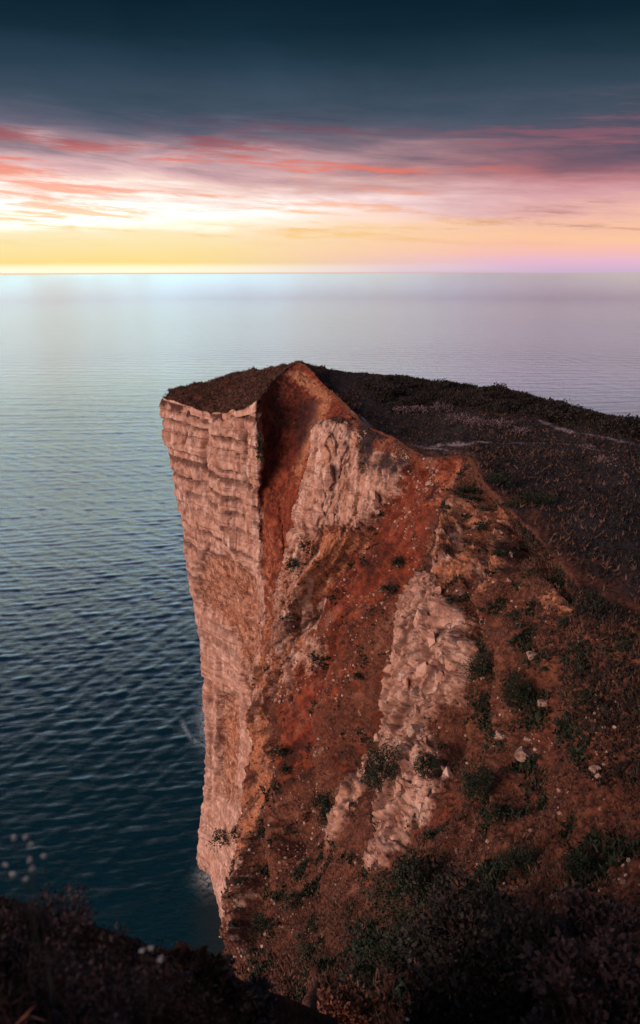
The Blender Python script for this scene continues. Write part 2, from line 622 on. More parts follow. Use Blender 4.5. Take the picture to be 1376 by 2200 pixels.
# ------------------------------------------------------------------ sea: real wave relief, finest near the cliff
rr = np.concatenate([60 * (95 / 60) ** (np.arange(16) / 16), 95 * (300 / 95) ** (np.arange(420) / 420), 300 * (1500 / 300) ** (np.arange(400) / 400),
                     1500 * (2600 / 1500) ** (np.arange(40) / 40), 2600 * (2.2e5 / 2600) ** (np.arange(0, 26) / 25)])
aa = np.concatenate([np.linspace(-75, -31, 10), np.linspace(-30, 1, 520), np.linspace(1.4, 30, 110), np.linspace(31, 75, 10)])
RR, AA = np.meshgrid(rr, np.radians(aa), indexing='ij')
SX, SY = RR * np.sin(AA), RR * np.cos(AA)
SZ = np.zeros_like(SX)
wr = np.random.default_rng(5)
cell = RR * (0.0026 + 0.0014 * sstep(RR, 200, 500) + 0.006 * sstep(RR, 1000, 1600))
wx = 4 * perlin(np.stack([SX / 55, SY / 55, 0 * SX], -1)) + 1.4 * perlin(np.stack([SX / 17, SY / 17, 0 * SX + 4], -1))
wy = 4 * perlin(np.stack([SX / 55, SY / 55, 0 * SX + 9], -1)) + 1.4 * perlin(np.stack([SX / 17, SY / 17, 0 * SX + 14], -1))
nearc = np.exp(-(((SX + 42) / 38) ** 2 + ((SY - 150) / 60) ** 2))
# (length, heading, steepness, skew, thrown back by the cliff)
trains = [(24, 84, .006, .5, 0), (15, 100, .009, .5, 0), (10.5, 92, .013, .5, 0), (7.6, 108, .020, .5, 0), (6.2, 88, .026, .5, 0), (5.0, 101, .036, .45, 0),
          (4.2, 112, .044, .45, 0), (3.7, 96, .048, .4, 0), (3.3, 104, .052, .4, 0), (2.7, 90, .056, .4, 0), (2.2, 110, .060, .35, 0), (1.8, 99, .060, .3, 0), (1.45, 106, .055, .3, 0), (1.2, 93, .05, .3, 0),
          (7.0, 48, .030, .3, 2), (4.6, 55, .035, .3, 2), (2.9, 44, .035, .3, 2),
          (6.0, 150, .055, .2, 1), (4.3, 158, .060, .2, 1), (3.0, 145, .05, .2, 1), (2.1, 152, .04, .2, 1)]
for lam, th, st_, skew, thrown in trains:
    th = R(th)
    kk = 2 * math.pi / lam
    fade = sstep(lam / cell, 1.6, 6.0) * (1 - 0.35 * sstep(RR, 300, 900)) * (1 + (1.5 if lam > 4 else 0.0) * sstep(RR, 280, 520))
    gust = 0.7 + 0.6 * np.clip(0.5 + perlin(np.stack([SX / (lam * 9), SY / (lam * 5), 0 * SX + lam], -1)), 0, 1.3)
    if thrown == 1:
        fade = fade * (0.15 + 1.0 * nearc)
    k2 = min(1.0, lam / 14.0) + 0.25
    arg = kk * ((SX + wx * k2) * math.cos(th) + (SY + wy * k2) * math.sin(th)) + wr.uniform(0, 6.283)
    SZ += 0.60 * st_ / kk * fade * gust * np.sin(arg + skew * np.sin(arg))
spx, spy = proj(np.stack([SX, SY, SZ], -1))
foam = np.maximum(0.75 * blob(spx, spy, 446, 1545, 20, 55), 0.55 * blob(spx, spy, 448, 1885, 26, 26))
arc_d = np.abs(np.hypot((spx - 452) / 1.0, (spy - 1520) / 1.25) - 66)
foam = np.maximum(foam, 0.42 * np.exp(-(arc_d / 4.5) ** 2) * (spy > 1545) * (spx > 375) * (spx < 460))
foam = np.clip(foam * (RR < 400), 0, 1)
sea = link('sea', raw_mesh('sea', np.stack([SX, SY, SZ], -1).reshape(-1, 3), grid_faces(*SX.shape), M_SEA, True, {'foam': foam}))
tag(sea, kind='structure')

# ------------------------------------------------------------------ headland: banded wall and the red gully
ZL = [None, 74, 68, 60, 50, 40, 30, 20, 10, 3, -3]


def wall_station(top, pts):
    g = [P(*top)]
    for z, (px, Y) in zip(ZL[1:], pts):
        g.append(PZ(z, px, Y))
    return g


A = []
a1 = wall_station((352, 856, 100), [(358, 100), (375, 100), (391, 100), (411, 100), (431, 99.5), (440, 99), (440, 98.5), (431, 98), (424, 98), (436, 101)])
back0 = [p + np.array([2.6, 4.0, 0]) for p in a1]
back1 = [p + np.array([9.0, 12.0, 0]) for p in a1]
A.append(back1)
A.append(back0)
A.append(a1)
A.append(wall_station((400, 872, 96), [(404, 96), (414, 96), (427, 96), (446, 96.3), (464, 96.6), (471, 96.2), (470, 95.5), (460, 95), (452, 95), (464, 99)]))
A.append(wall_station((465, 888, 91), [(468, 91), (475, 91), (487, 91.2), (501, 92.2), (511, 92.8), (509, 92), (501, 90.5), (484, 88.5), (471, 88), (479, 88.5)]))
A.append(wall_station((532, 876, 86.5), [(536, 86.5), (538, 86.5), (541, 86.5), (545, 87.2), (541, 87.4), (530, 87), (516, 86.4), (500, 86), (489, 85.5), (490, 86)]))
A.append(wall_station((554, 866, 85.8), [(557, 85), (557, 85), (556, 84.5), (557, 84), (556, 84), (545, 84), (530, 84), (512, 84), (500, 84), (500, 84)]))
A.append([P(567, 846, 90.5), P(568, 915, 88.4), P(569, 1000, 86.8), P(575, 1080, 85), P(590, 1160, 82.5), P(600, 1230, 81), P(590, 1350, 80), P(580, 1500, 79), P(560, 1700, 78), P(545, 1900, 77), P(540, 2150, 76)])
A.append([P(602, 806, 98), P(594, 870, 92), P(594, 935, 88.8), P(597, 1012, 86.3), P(604, 1090, 84), P(613, 1170, 81.5), P(612, 1240, 79.5), P(600, 1350, 79), P(590, 1500, 78), P(575, 1700, 77), P(560, 2150, 76)])
A.append([P(648, 783, 101), P(662, 850, 93.5), P(663, 910, 88.6), P(652, 1000, 84.6), P(640, 1080, 82), P(630, 1160, 80.4), P(625, 1240, 79), P(620, 1350, 78), P(620, 1500, 77), P(610, 1700, 76), P(600, 2150, 75)])
A.append([P(718, 846, 90), P(703, 880, 87), P(690, 925, 83.5), P(690, 1000, 81), P(680, 1080, 79.5), P(675, 1160, 78.5), P(670, 1240, 77.5), P(665, 1350, 77), P(660, 1500, 76), P(650, 1700, 75), P(640, 2150, 74)])
A.append([P(770, 890, 78), P(750, 905, 77), P(740, 945, 76.5), P(735, 1000, 76), P(730, 1080, 76), P(730, 1160, 76), P(720, 1240, 76), P(710, 1350, 76), P(700, 1500, 75), P(690, 1700, 74), P(680, 2150, 73)])
A_RIM = [g[0] for g in A]
CU = [14, 16, 56, 64, 64, 30, 26, 44, 40, 36, 20]
CV = [40, 50, 62, 74, 70, 62, 54, 50, 36, 22]
SA, UA, VA = loft(A, CU, CV)
N = normals(SA)
if N[SA.shape[0] // 3, 60].dot(np.array([-1, -1, 0])) < 0:
    N = -N
wallm = sstep(UA + 0.5 * fbm(SA * np.array([0.8, 0.8, 0.3]), 1, 3), 6.75, 6.1)                       # banded rock, fading out into the gully
pxA, pyA = proj(SA)
z = SA[..., 2]
# bedding: boundaries of the layers, a little wavy
zb = z + 1.1 * fbm(SA * np.array([0.07, 0.07, 0.02]), 1, 3) + 0.20 * fbm(SA, 0.5, 3) + 0.10 * SA[..., 0]
bounds = [-6.0]
br = np.random.default_rng(3)
while bounds[-1] < 84:
    h = bounds[-1]
    bounds.append(h + (br.uniform(0.9, 3.0) if h > 46 else br.uniform(1.8, 4.5)))
bounds = np.array(bounds)
layer = np.clip(np.searchsorted(bounds, zb) - 1, 0, len(bounds) - 2)
frac = (zb - bounds[layer]) / (bounds[layer + 1] - bounds[layer])
upper = sstep(z, 38, 58)
bul = 1 - np.abs(2 * frac - 1) ** 5
lay_off = br.uniform(-0.5, 0.5, len(bounds))[layer]
along = SA[..., 0] * 0.55 - SA[..., 1] * 0.83
lay_s = (0.15 + 0.85 * br.uniform(0, 1, len(bounds)) ** 0.8)[layer]            # how deep and rubbly the joint above each bed is
lay_w = br.uniform(1.2, 3.4, len(bounds))[layer]                   # block length of the bed
fc1, dd, cv = worley(np.stack([along / lay_w + layer * 3.7, layer * 1.0 + 0.5 + 0.15 * fbm(SA, 0.8, 2), 0.5 + 0 * z], -1))
joint = sstep(frac + 0.12 * fbm(SA, 0.9, 3), 0.42, 0.85) * lay_s + 0.6 * sstep(frac, 0.10, 0.0) * lay_s
joint = joint * sstep(fbm(SA * np.array([0.4, 0.4, 0.2]), 1, 3), -0.45, 0.05)
alcove = polymask(pxA, pyA, [(440, 1190), (505, 1195), (546, 1240), (556, 1320), (556, 1560), (528, 1560), (522, 1420), (490, 1350), (420, 1290), (425, 1220)], 12)
alcove2 = polymask(pxA, pyA, [(472, 1490), (516, 1490), (520, 1600), (514, 1720), (470, 1720), (468, 1600)], 10)
smooth_rock = np.maximum(alcove, alcove2)
blocky = upper * (1 - smooth_rock) * 0.85 + 0.15
rough = fbm(SA, 2.4, 3, 0.7)
qa = np.stack([SA[..., 0] / 1.1, SA[..., 1] / 1.1, SA[..., 2] / 1.9], -1) + 0.5 * np.stack([fbm(SA, 0.5, 2), fbm(SA, 0.5, 2, off=9), fbm(SA, 0.5, 2, off=19)], -1)
fca, wda, _ = worley(qa)
gate = sstep(fbm(SA, 0.35, 2, off=31), 0.02, 0.25)                   # only some vertical joints have opened
disp = wallm * blocky * (-0.34 * joint + 0.20 * lay_off + 0.16 * (cv - 0.5) * sstep(dd, 0.0, 0.12) - 0.55 * gate * (1 - sstep(dd, 0.0, 0.07)) + 0.55 * joint * rough)
disp += wallm * (1 - 0.8 * smooth_rock) * (0.18 + 0.14 * upper) * fca * sstep(wda, 0, 0.06)
disp += wallm * (0.07 * np.sin(zb * 5.3 + 2 * fbm(SA, 0.3, 2)) * (1 - upper * 0.7))          # thin beds low down
fold = fbm(SA * np.array([0.26, 0.26, 0.035]), 1, 3, ridged=True)
disp += wallm * 0.45 * fold * (0.5 + 0.5 * upper)
jA = pxA + 8 * fbm(SA, 0.3, 3)
for ln, wd_, am in [([(444, 868), (446, 940), (438, 1020), (442, 1090)], 7, -1.0), ([(402, 872), (404, 930), (398, 960)], 3, -0.9), ([(470, 880), (478, 1000), (500, 1150), (540, 1240)], 14, 0.8),
                    ([(523, 870), (530, 960), (532, 1060)], 5, -1.0), ([(522, 1380), (524, 1500), (520, 1640), (530, 1720)], 6, 0.9), ([(468, 1400), (470, 1520), (466, 1660)], 5, 0.7),
                    ([(500, 1240), (520, 1330), (524, 1420)], 8, 0.5), ([(450, 1450), (452, 1600), (448, 1750)], 6, -0.7)]:
    disp += wallm * am * crease(jA, pyA, ln, wd_)
disp -= wallm * 1.0 * alcove + wallm * 0.7 * alcove2
disp += wallm * (0.45 * fbm(SA * np.array([0.22, 0.22, 0.08]), 1, 4) + 0.20 * fbm(SA * np.array([1.2, 1.2, 0.30]), 1, 4, 0.6))
disp += (1 - wallm) * (0.5 * fbm(SA, 0.30, 4) + 0.30 * fbm(SA, 1.6, 4, 0.65) + 0.35 * fbm(SA * np.array([0.9, 0.9, 0.12]), 1, 3))
# broken corners: the headland's left corner and the pillar beside the gully
for uc, am in ((6.0, 0.75), (2.0, 0.45)):
    ragged = 1.0 * fbm(np.stack([0 * z + uc, 0 * z, z * 0.5], -1), 1, 5, 0.7) + 0.5 * (_rv[layer * 5 % 256] - 0.5)
    SA[..., 0] += am * ragged * np.exp(-((UA - uc) / 0.38) ** 2)
    SA[..., 1] += -0.4 * am * ragged * np.exp(-((UA - uc) / 0.5) ** 2)
edge_fix = sstep(VA, 0.0, 0.35)
SA = SA + N * (disp * (0.25 + 0.75 * edge_fix))[..., None]
zz = z + 0.12 * SA[..., 0] + 0.8 * fbm(SA * np.array([0.07, 0.07, 0.02]), 1, 3) + 0.22 * fbm(SA, 0.6, 3)
fine = np.maximum(sstep(np.sin(zz * 6.6 + 1.5 * fbm(SA, 0.2, 2)), 0.35, 0.95) * sstep(fbm(SA * np.array([0.35, 0.35, 0.9]), 1, 3), -0.25, 0.25),
                  0.8 * sstep(np.sin(zz * 11.3 + 1.5 * fbm(SA, 0.2, 2, off=4)), 0.5, 0.98) * sstep(fbm(SA * np.array([0.35, 0.35, 0.9]), 1, 3, off=9), -0.1, 0.3))
low_bed = fine * sstep(fbm(SA, 2.2, 3, 0.7, off=6), -0.5, 0.2)
crack = wallm * np.maximum.reduce([
    (0.45 + 0.45 * upper) * (1 - smooth_rock * 0.6) * np.clip(1.5 * joint * sstep(rough + 0.5 * joint, -0.3, 0.3), 0, 1),
    0.9 * upper * gate * (1 - sstep(dd, 0.0, 0.05)),
    0.62 * low_bed * (1 - 0.55 * upper)])
attA = {
    'rock': np.clip(wallm * (1 - 0.9 * sstep(VA + 0.6 * fbm(SA * np.array([1, 1, 0.2]), 0.45, 4, 0.6), 0.45, 0.0) - 0.60 * smooth_rock - 0.12 * sstep(fbm(SA, 0.25, 3, off=8), 0.05, 0.4)), 0, 1),
    'orange': np.clip(np.maximum(0.50 * smooth_rock * wallm, 0.8 * polymask(pxA, pyA, [(610, 800), (650, 795), (720, 850), (690, 920), (640, 1040), (630, 1010), (668, 900), (690, 865)], 14)) + 0.35 * (1 - wallm) * sstep(z, 70, 62) + wallm * 0.15 * sstep(fbm(SA, 0.3, 3, off=60), 0.0, 0.3), 0, 1),
    'red': np.clip((1 - wallm) * 1.0, 0, 1),
    'turf': 0.5 * sstep(VA + 0.6 * fbm(SA * np.array([1, 1, 0.2]), 0.45, 4, 0.6), 0.55, 0.05) * (UA < 6) + 0.55 * polymask(pxA, pyA, [(640, 850), (690, 860), (690, 905), (660, 960), (640, 1010), (630, 930)], 14),
    'path': 0 * z, 'crack': np.clip(crack, 0, 1),
    'mott': (1 - wallm) * (0.8 * fbm(SA * np.array([1.4, 1.4, 0.3]), 1, 4, 0.65) + 0.5 * fbm(SA, 2.5, 3, 0.7))}

cliff = tag(empty('cliff', (-10, 90, 0)), kind='structure')
cliff_inv = Matrix.Translation((10, -90, 0))


def under_cliff(o):
    o.parent = cliff
    o.matrix_parent_inverse = cliff_inv


facesA = grid_faces(*SA.shape[:2])
VAs = SA.reshape(-1, 3)
flay = layer.ravel()[facesA].min(1)
fwall = UA.ravel()[facesA].mean(1) < 6.15
for L in range(len(bounds) - 1):
    f = facesA[fwall & (flay == L)]
    if len(f) < 30:
        continue
    v, f2, at = compact(VAs, f, attA)
    under_cliff(link('rock_layer', raw_mesh('rock_layer', v, f2, M_LAND, True, at)))
v, f2, at = compact(VAs, facesA[~fwall], attA)
under_cliff(link('red_gully', raw_mesh('red_gully', v, f2, M_LAND, True, at)))

# ------------------------------------------------------------------ middle face: buttress, arete and red scree
rows = [
    [(700, 903, 73), (738, 896, 71.5), (790, 914, 70), (850, 945, 66), (895, 975, 61), (950, 986, 58), (1005, 986, 55.5), (1060, 1010, 52)],
    [(680, 925, 72), (705, 935, 70), (765, 945, 69), (835, 970, 65.5), (882, 995, 61.5), (930, 1010, 58), (985, 1020, 55), (1050, 1060, 51)],
    [(672, 985, 72), (700, 990, 69.6), (760, 1005, 68.6), (822, 1015, 66.3), (864, 1025, 63.2), (912, 1040, 59), (965, 1060, 54.5), (1040, 1110, 50)],
    [(652, 1060, 71.5), (686, 1065, 69.2), (742, 1070, 68.2), (800, 1070, 66.2), (846, 1068, 63.4), (896, 1085, 58.8), (952, 1110, 53.5), (1030, 1160, 49)],
    [(638, 1130, 71), (676, 1135, 68.6), (730, 1135, 67.4), (778, 1130, 66), (826, 1122, 63), (880, 1140, 58.3), (940, 1160, 52.5), (1020, 1210, 48.5)],
    [(612, 1235, 71), (645, 1235, 68.8), (700, 1230, 67.0), (750, 1220, 65), (802, 1215, 62), (862, 1225, 57.5), (930, 1240, 52), (1010, 1280, 48)],
    [(582, 1335, 70), (616, 1335, 68), (668, 1325, 66), (722, 1315, 63.6), (778, 1308, 60.5), (842, 1310, 56.5), (920, 1330, 51), (1000, 1360, 47)],
    [(556, 1430, 69), (588, 1430, 67), (640, 1425, 64.6), (700, 1415, 62), (756, 1408, 58.8), (820, 1410, 55), (905, 1430, 50), (980, 1450, 46)],
    [(549, 1520, 68), (578, 1520, 66), (628, 1520, 63.2), (684, 1515, 60.2), (740, 1508, 57), (802, 1508, 53.4), (890, 1520, 48.5), (960, 1540, 44)],
    [(543, 1620, 66), (568, 1620, 64), (612, 1622, 61), (664, 1620, 57.8), (718, 1618, 54.5), (780, 1620, 50.5), (860, 1630, 46), (930, 1640, 41)],
    [(525, 1770, 61), (550, 1772, 58.8), (592, 1775, 55.6), (640, 1775, 52.3), (692, 1775, 49), (752, 1775, 45), (830, 1780, 40.5), (900, 1790, 36)],
    [(502, 1900, 54), (526, 1902, 51.5), (570, 1905, 48), (620, 1905, 44.5), (676, 1905, 40.5), (738, 1905, 36), (812, 1905, 31), (880, 1910, 27)],
    [(491, 2050, 44), (516, 2056, 41), (560, 2060, 37), (616, 2060, 32.5), (684, 2060, 27.5), (756, 2060, 23), (840, 2062, 19), (920, 2070, 16.5)],
    [(486, 2260, 30), (520, 2260, 26), (570, 2260, 22), (630, 2260, 18), (700, 2260, 14.5), (780, 2260, 12), (880, 2260, 10), (960, 2260, 9)],
]
nst = len(rows[0])
B = []
w2, w1 = [], []
for r_ in rows:
    p = P(*r_[0])
    w1.append(p + np.array([0.5, 1.8, -1.2]))
    w2.append(p + np.array([2.4, 5.5, -7.0]))
B.append([np.array([q[0] + 1.5, q[1] + 1.5, max(q[2] - 30, -3.0)]) for q in w2])
B.append(w2)
B.append(w1)
for s in range(nst):
    B.append([P(*r_[s]) for r_ in rows])
CU = [6, 10, 14, 40, 50, 52, 52, 54, 44, 16]
CV = [24, 30, 30, 30, 38, 38, 36, 34, 36, 44, 40, 40, 24]
SB, UB, VB = loft(B, CU, CV)
N = normals(SB)
if N[150, 150].dot(np.array([-1, -1, 0.4])) < 0:
    N = -N
pxB, pyB = proj(SB)
jx = pxB + 34 * fbm(SB, 0.35, 5, 0.65)
jy = pyB + 44 * fbm(SB, 0.35, 5, 0.65, off=40)
rib2 = polymask(jx, jy, [(676, 905), (735, 905), (775, 960), (850, 990), (880, 985), (850, 1040), (812, 1100), (770, 1140), (720, 1120), (690, 1150), (640, 1160), (600, 1240), (612, 1140), (650, 1060), (660, 980)], 14)
arete = polymask(jx, jy, [(640, 1130), (690, 1150), (660, 1240), (640, 1330), (700, 1400), (640, 1470), (600, 1560), (585, 1700), (540, 1800), (520, 2060), (470, 2100), (500, 1850), (530, 1600), (540, 1420)], 20)
low_rock = polymask(jx, jy, [(480, 1850), (560, 1830), (570, 1950), (545, 2080), (480, 2120)], 24)
rockB = np.clip(rib2 + 0.0 * arete, 0, 1)
# crag relief: vertical slabs with cracks
q = np.stack([SB[..., 0] / 1.6, SB[..., 1] / 1.6, SB[..., 2] / 3.4], -1) + 0.35 * np.stack([fbm(SB, 0.5, 2), fbm(SB, 0.5, 2, off=9), fbm(SB, 0.5, 2, off=19)], -1)
w1_, wd, wc = worley(q)
slab = 1.0 * w1_ * sstep(wd, 0.0, 0.05) - 0.5 * (1 - sstep(wd, 0.0, 0.07)) * sstep(fbm(SB, 0.5, 2, off=77), -0.2, 0.2)
wf2, wd2, _ = worley(q * 2.3 + 4.0)
slab = slab + 0.38 * wf2 * sstep(wd2, 0, 0.06)
bandB = np.sin((SB[..., 2] + 0.5 * fbm(SB, 0.25, 2)) * 2 * math.pi / 2.6)
zq = SB[..., 2] + 0.7 * fbm(SB, 0.22, 3) + 0.25 * fbm(SB, 0.8, 3)
bed = np.sort(np.random.default_rng(8).uniform(50, 90, 17))
bi = np.clip(np.searchsorted(bed, zq) - 1, 0, len(bed) - 2)
zf = np.clip((zq - bed[bi]) / (bed[bi + 1] - bed[bi] + 0.6), 0, 1)
ledge = sstep(zf, 0.0, 0.12) * (1 - 0.6 * zf) + 0.5 * (_rv[bi * 7 % 256] - 0.5)
bw = 0.9 + 2.2 * _rv[bi * 13 % 256]
vj, vjd, _ = worley(np.stack([(SB[..., 0] * 0.9 - SB[..., 1] * 0.45) / bw + 0.5 * fbm(SB, 0.7, 3) + bi * 2.7, bi + 0.5, 0.5 + 0 * pxB], -1))
vjd = np.maximum(vjd, 0.2 * sstep(fbm(SB, 0.5, 3, off=83), 0.05, -0.1))
disp = rib2 * (0.34 * slab + 0.95 * ledge + 0.40 * vj * sstep(vjd, 0, 0.05) - 0.5 * (1 - sstep(vjd, 0, 0.05)) - 0.25 + 0.4 * fbm(SB * np.array([1, 1, 0.4]), 0.8, 4, 0.6) + 0.2 * fbm(SB, 1.5, 4, 0.65))
disp += arete * (1 - rib2) * (0.75 * slab + 0.6 * fbm(SB * np.array([0.9, 0.9, 0.16]), 1, 4, ridged=True))
scr = (1 - rib2) * (1 - 0.5 * arete)
nm = np.array([-0.72, -0.50, 0.48])
fl = np.array([-0.43, 0.13, -0.89])
ac = np.cross(nm, fl)
FB = np.stack([(SB @ ac) * 1.1 + 0.5 * fbm(SB, 0.3, 2), (SB @ fl) * 0.10, 0 * pxB], -1)          # runnels down the fall line
fall = FB * 0.6
jc = pxB + 12 * fbm(SB, 0.3, 3)
for ln, wd_, am in [([(885, 992), (820, 1105), (740, 1190), (690, 1265), (640, 1370)], 20, -1.5), ([(810, 1170), (755, 1290), (722, 1400), (690, 1490)], 24, -1.9),
                    ([(865, 1110), (805, 1250), (765, 1390), (725, 1560), (690, 1720)], 26, 1.4), ([(905, 1170), (875, 1320), (835, 1460), (790, 1580), (730, 1700)], 26, -1.6),
                    ([(705, 1180), (645, 1290), (604, 1420), (590, 1560)], 14, 1.1), ([(622, 1280), (574, 1400), (578, 1560), (600, 1640)], 11, -1.1), ([(560, 1780), (530, 1930), (520, 2080)], 14, 1.0),
                    ([(600, 1760), (565, 1920), (548, 2060)], 14, -0.4), ([(660, 1500), (630, 1640), (610, 1780), (600, 1900)], 20, 1.0), ([(700, 1560), (668, 1700), (640, 1850)], 18, -1.0),
                    ([(960, 1010), (930, 1090), (890, 1180)], 18, 0.3), ([(930, 1000), (880, 1090), (820, 1200)], 12, -0.8)]:
    disp += (1 - rib2) * 1.35 * am * crease(jc, pyB, ln, wd_)
disp += scr * (0.65 * fbm(SB, 0.22, 4) + 0.65 * fbm(fall, 1.0, 4, ridged=True) + 0.44 * fbm(SB, 1.2, 5, 0.72))
SB = SB + N * (disp * sstep(VB, -0.2, 0.4) * 0.9 + disp * 0.1)[..., None]
N2 = normals(SB)
N2 = np.where((N2 * N).sum(-1, keepdims=True) < 0, -N2, N2)
SB = SB + N2 * (0.09 * fbm(SB, 3.2, 3, 0.7) * (1 + 0.6 * rockB))[..., None]
redz = np.maximum.reduce([
    0.55 * sstep(pyB, 1900, 1650) * sstep(fbm(SB, 0.3, 4, 0.6, off=21), -0.35, 0.3),
    polymask(jx, jy, [(860, 1010), (1000, 985), (990, 1040), (930, 1130), (900, 1230), (860, 1260), (800, 1340), (740, 1420), (690, 1440), (690, 1290), (730, 1180), (800, 1120)], 40),
    0.85 * polymask(jx, jy, [(640, 1420), (760, 1420), (720, 1560), (700, 1640), (600, 1680), (600, 1560)], 50)])
orz = np.maximum.reduce([
    0.95 * polymask(jx, jy, [(545, 1420), (575, 1420), (572, 1560), (590, 1680), (560, 1780), (540, 1880), (505, 1900), (520, 1780), (545, 1640)], 16),
    0.55 * arete * sstep(pyB, 1060, 1180) * sstep(pyB, 1560, 1420),
    0.8 * polymask(jx, jy, [(700, 1150), (790, 1140), (690, 1260), (640, 1290)], 20),
    0.4 * polymask(jx, jy, [(940, 1010), (1010, 990), (1010, 1060), (950, 1110), (920, 1080)], 30)])
rkB = np.maximum.reduce([rib2, 0.85 * arete * sstep(fbm(SB * np.array([1, 1, 0.22]), 0.8, 4, 0.6), -0.15, 0.2) * sstep(pyB, 1640, 1480),
                         0.7 * low_rock * sstep(fbm(SB * np.array([1, 1, 0.3]), 0.9, 3), -0.05, 0.3),
                         0.85 * polymask(jx, jy, [(640, 1160), (710, 1190), (690, 1330), (690, 1420), (640, 1480), (565, 1480), (580, 1330)], 20) * sstep(fbm(SB * np.array([1, 1, 0.3]), 0.9, 3, off=5), -0.1, 0.3)])
turfB = np.maximum.reduce([
    0.8 * polymask(jx, jy, [(740, 900), (850, 945), (890, 980), (830, 1050), (780, 1000), (760, 940)], 20),
    0.42 * polymask(jx, jy, [(790, 1440), (860, 1440), (840, 1600), (720, 1800), (560, 2080), (480, 2300), (1000, 2300), (860, 1900), (700, 1700), (720, 1540)], 60),
    0.75 * sstep(VB, 0.5, 0.05)]) * sstep(fbm(SB, 0.5, 3, off=3), -0.45, 0.35)
mottB = (1 - rib2) * (1.15 * fbm(FB, 1.0, 5, 0.65) + 0.65 * fbm(SB, 2.2, 4, 0.75) + 0.5 * fbm(SB, 0.25, 3, off=12))
attB = {'rock': np.clip(rkB, 0, 1), 'orange': np.clip(orz, 0, 1), 'red': np.clip(redz, 0, 1), 'turf': np.clip(turfB, 0, 1),
        'path': 0 * pxB, 'mott': mottB, 'crack': np.clip((rib2 + 0.4 * arete) * np.maximum(np.maximum(0.9 * sstep(np.abs(zf - 0.5), 0.36, 0.48) * sstep(fbm(SB, 0.8, 3), -0.15, 0.3), 0.8 - 0.8 * sstep(vjd, 0.0, 0.05)), 0.7 * sstep(fbm(SB * np.array([1, 1, 0.5]), 1.3, 4, 0.7, off=55), 0.10, 0.38)), 0, 1)}
CRAG = {}


def split_land(name, S, att, masks):
    """the slope as one sheet, its bare rock faces as meshes of their own"""
    f = grid_faces(*S.shape[:2])
    V_ = S.reshape(-1, 3)
    rest = np.ones(len(f), bool)
    for key, mk in masks:
        sel = (mk.ravel()[f].mean(1) > 0.5) & rest
        rest = rest & ~sel
        fs_ = f[sel]
        lab = np.arange(len(V_))
        for _ in range(4000):
            m_ = lab[fs_].min(1)
            new = lab.copy()
            np.minimum.at(new, fs_.ravel(), np.repeat(m_, 4))
            new = new[new]
            if (new == lab).all():
                break
            lab = new
        fl_ = lab[fs_[:, 0]]
        ids, cnt = np.unique(fl_, return_counts=True)
        big_ = ids[cnt > 150]
        keep = np.isin(fl_, big_)
        sel_i = np.nonzero(sel)[0]
        rest[sel_i[~keep]] = True
        CRAG[key] = [compact(V_, fs_[fl_ == i_], att) for i_ in big_]
    v_, f_, a_ = compact(V_, f[rest], att)
    return tag(link(name, raw_mesh(name, v_, f_, M_LAND, True, a_)), kind='structure')


scree = split_land('scree_slope', SB, attB, [('buttress', rib2 * (UB > 1.5))])

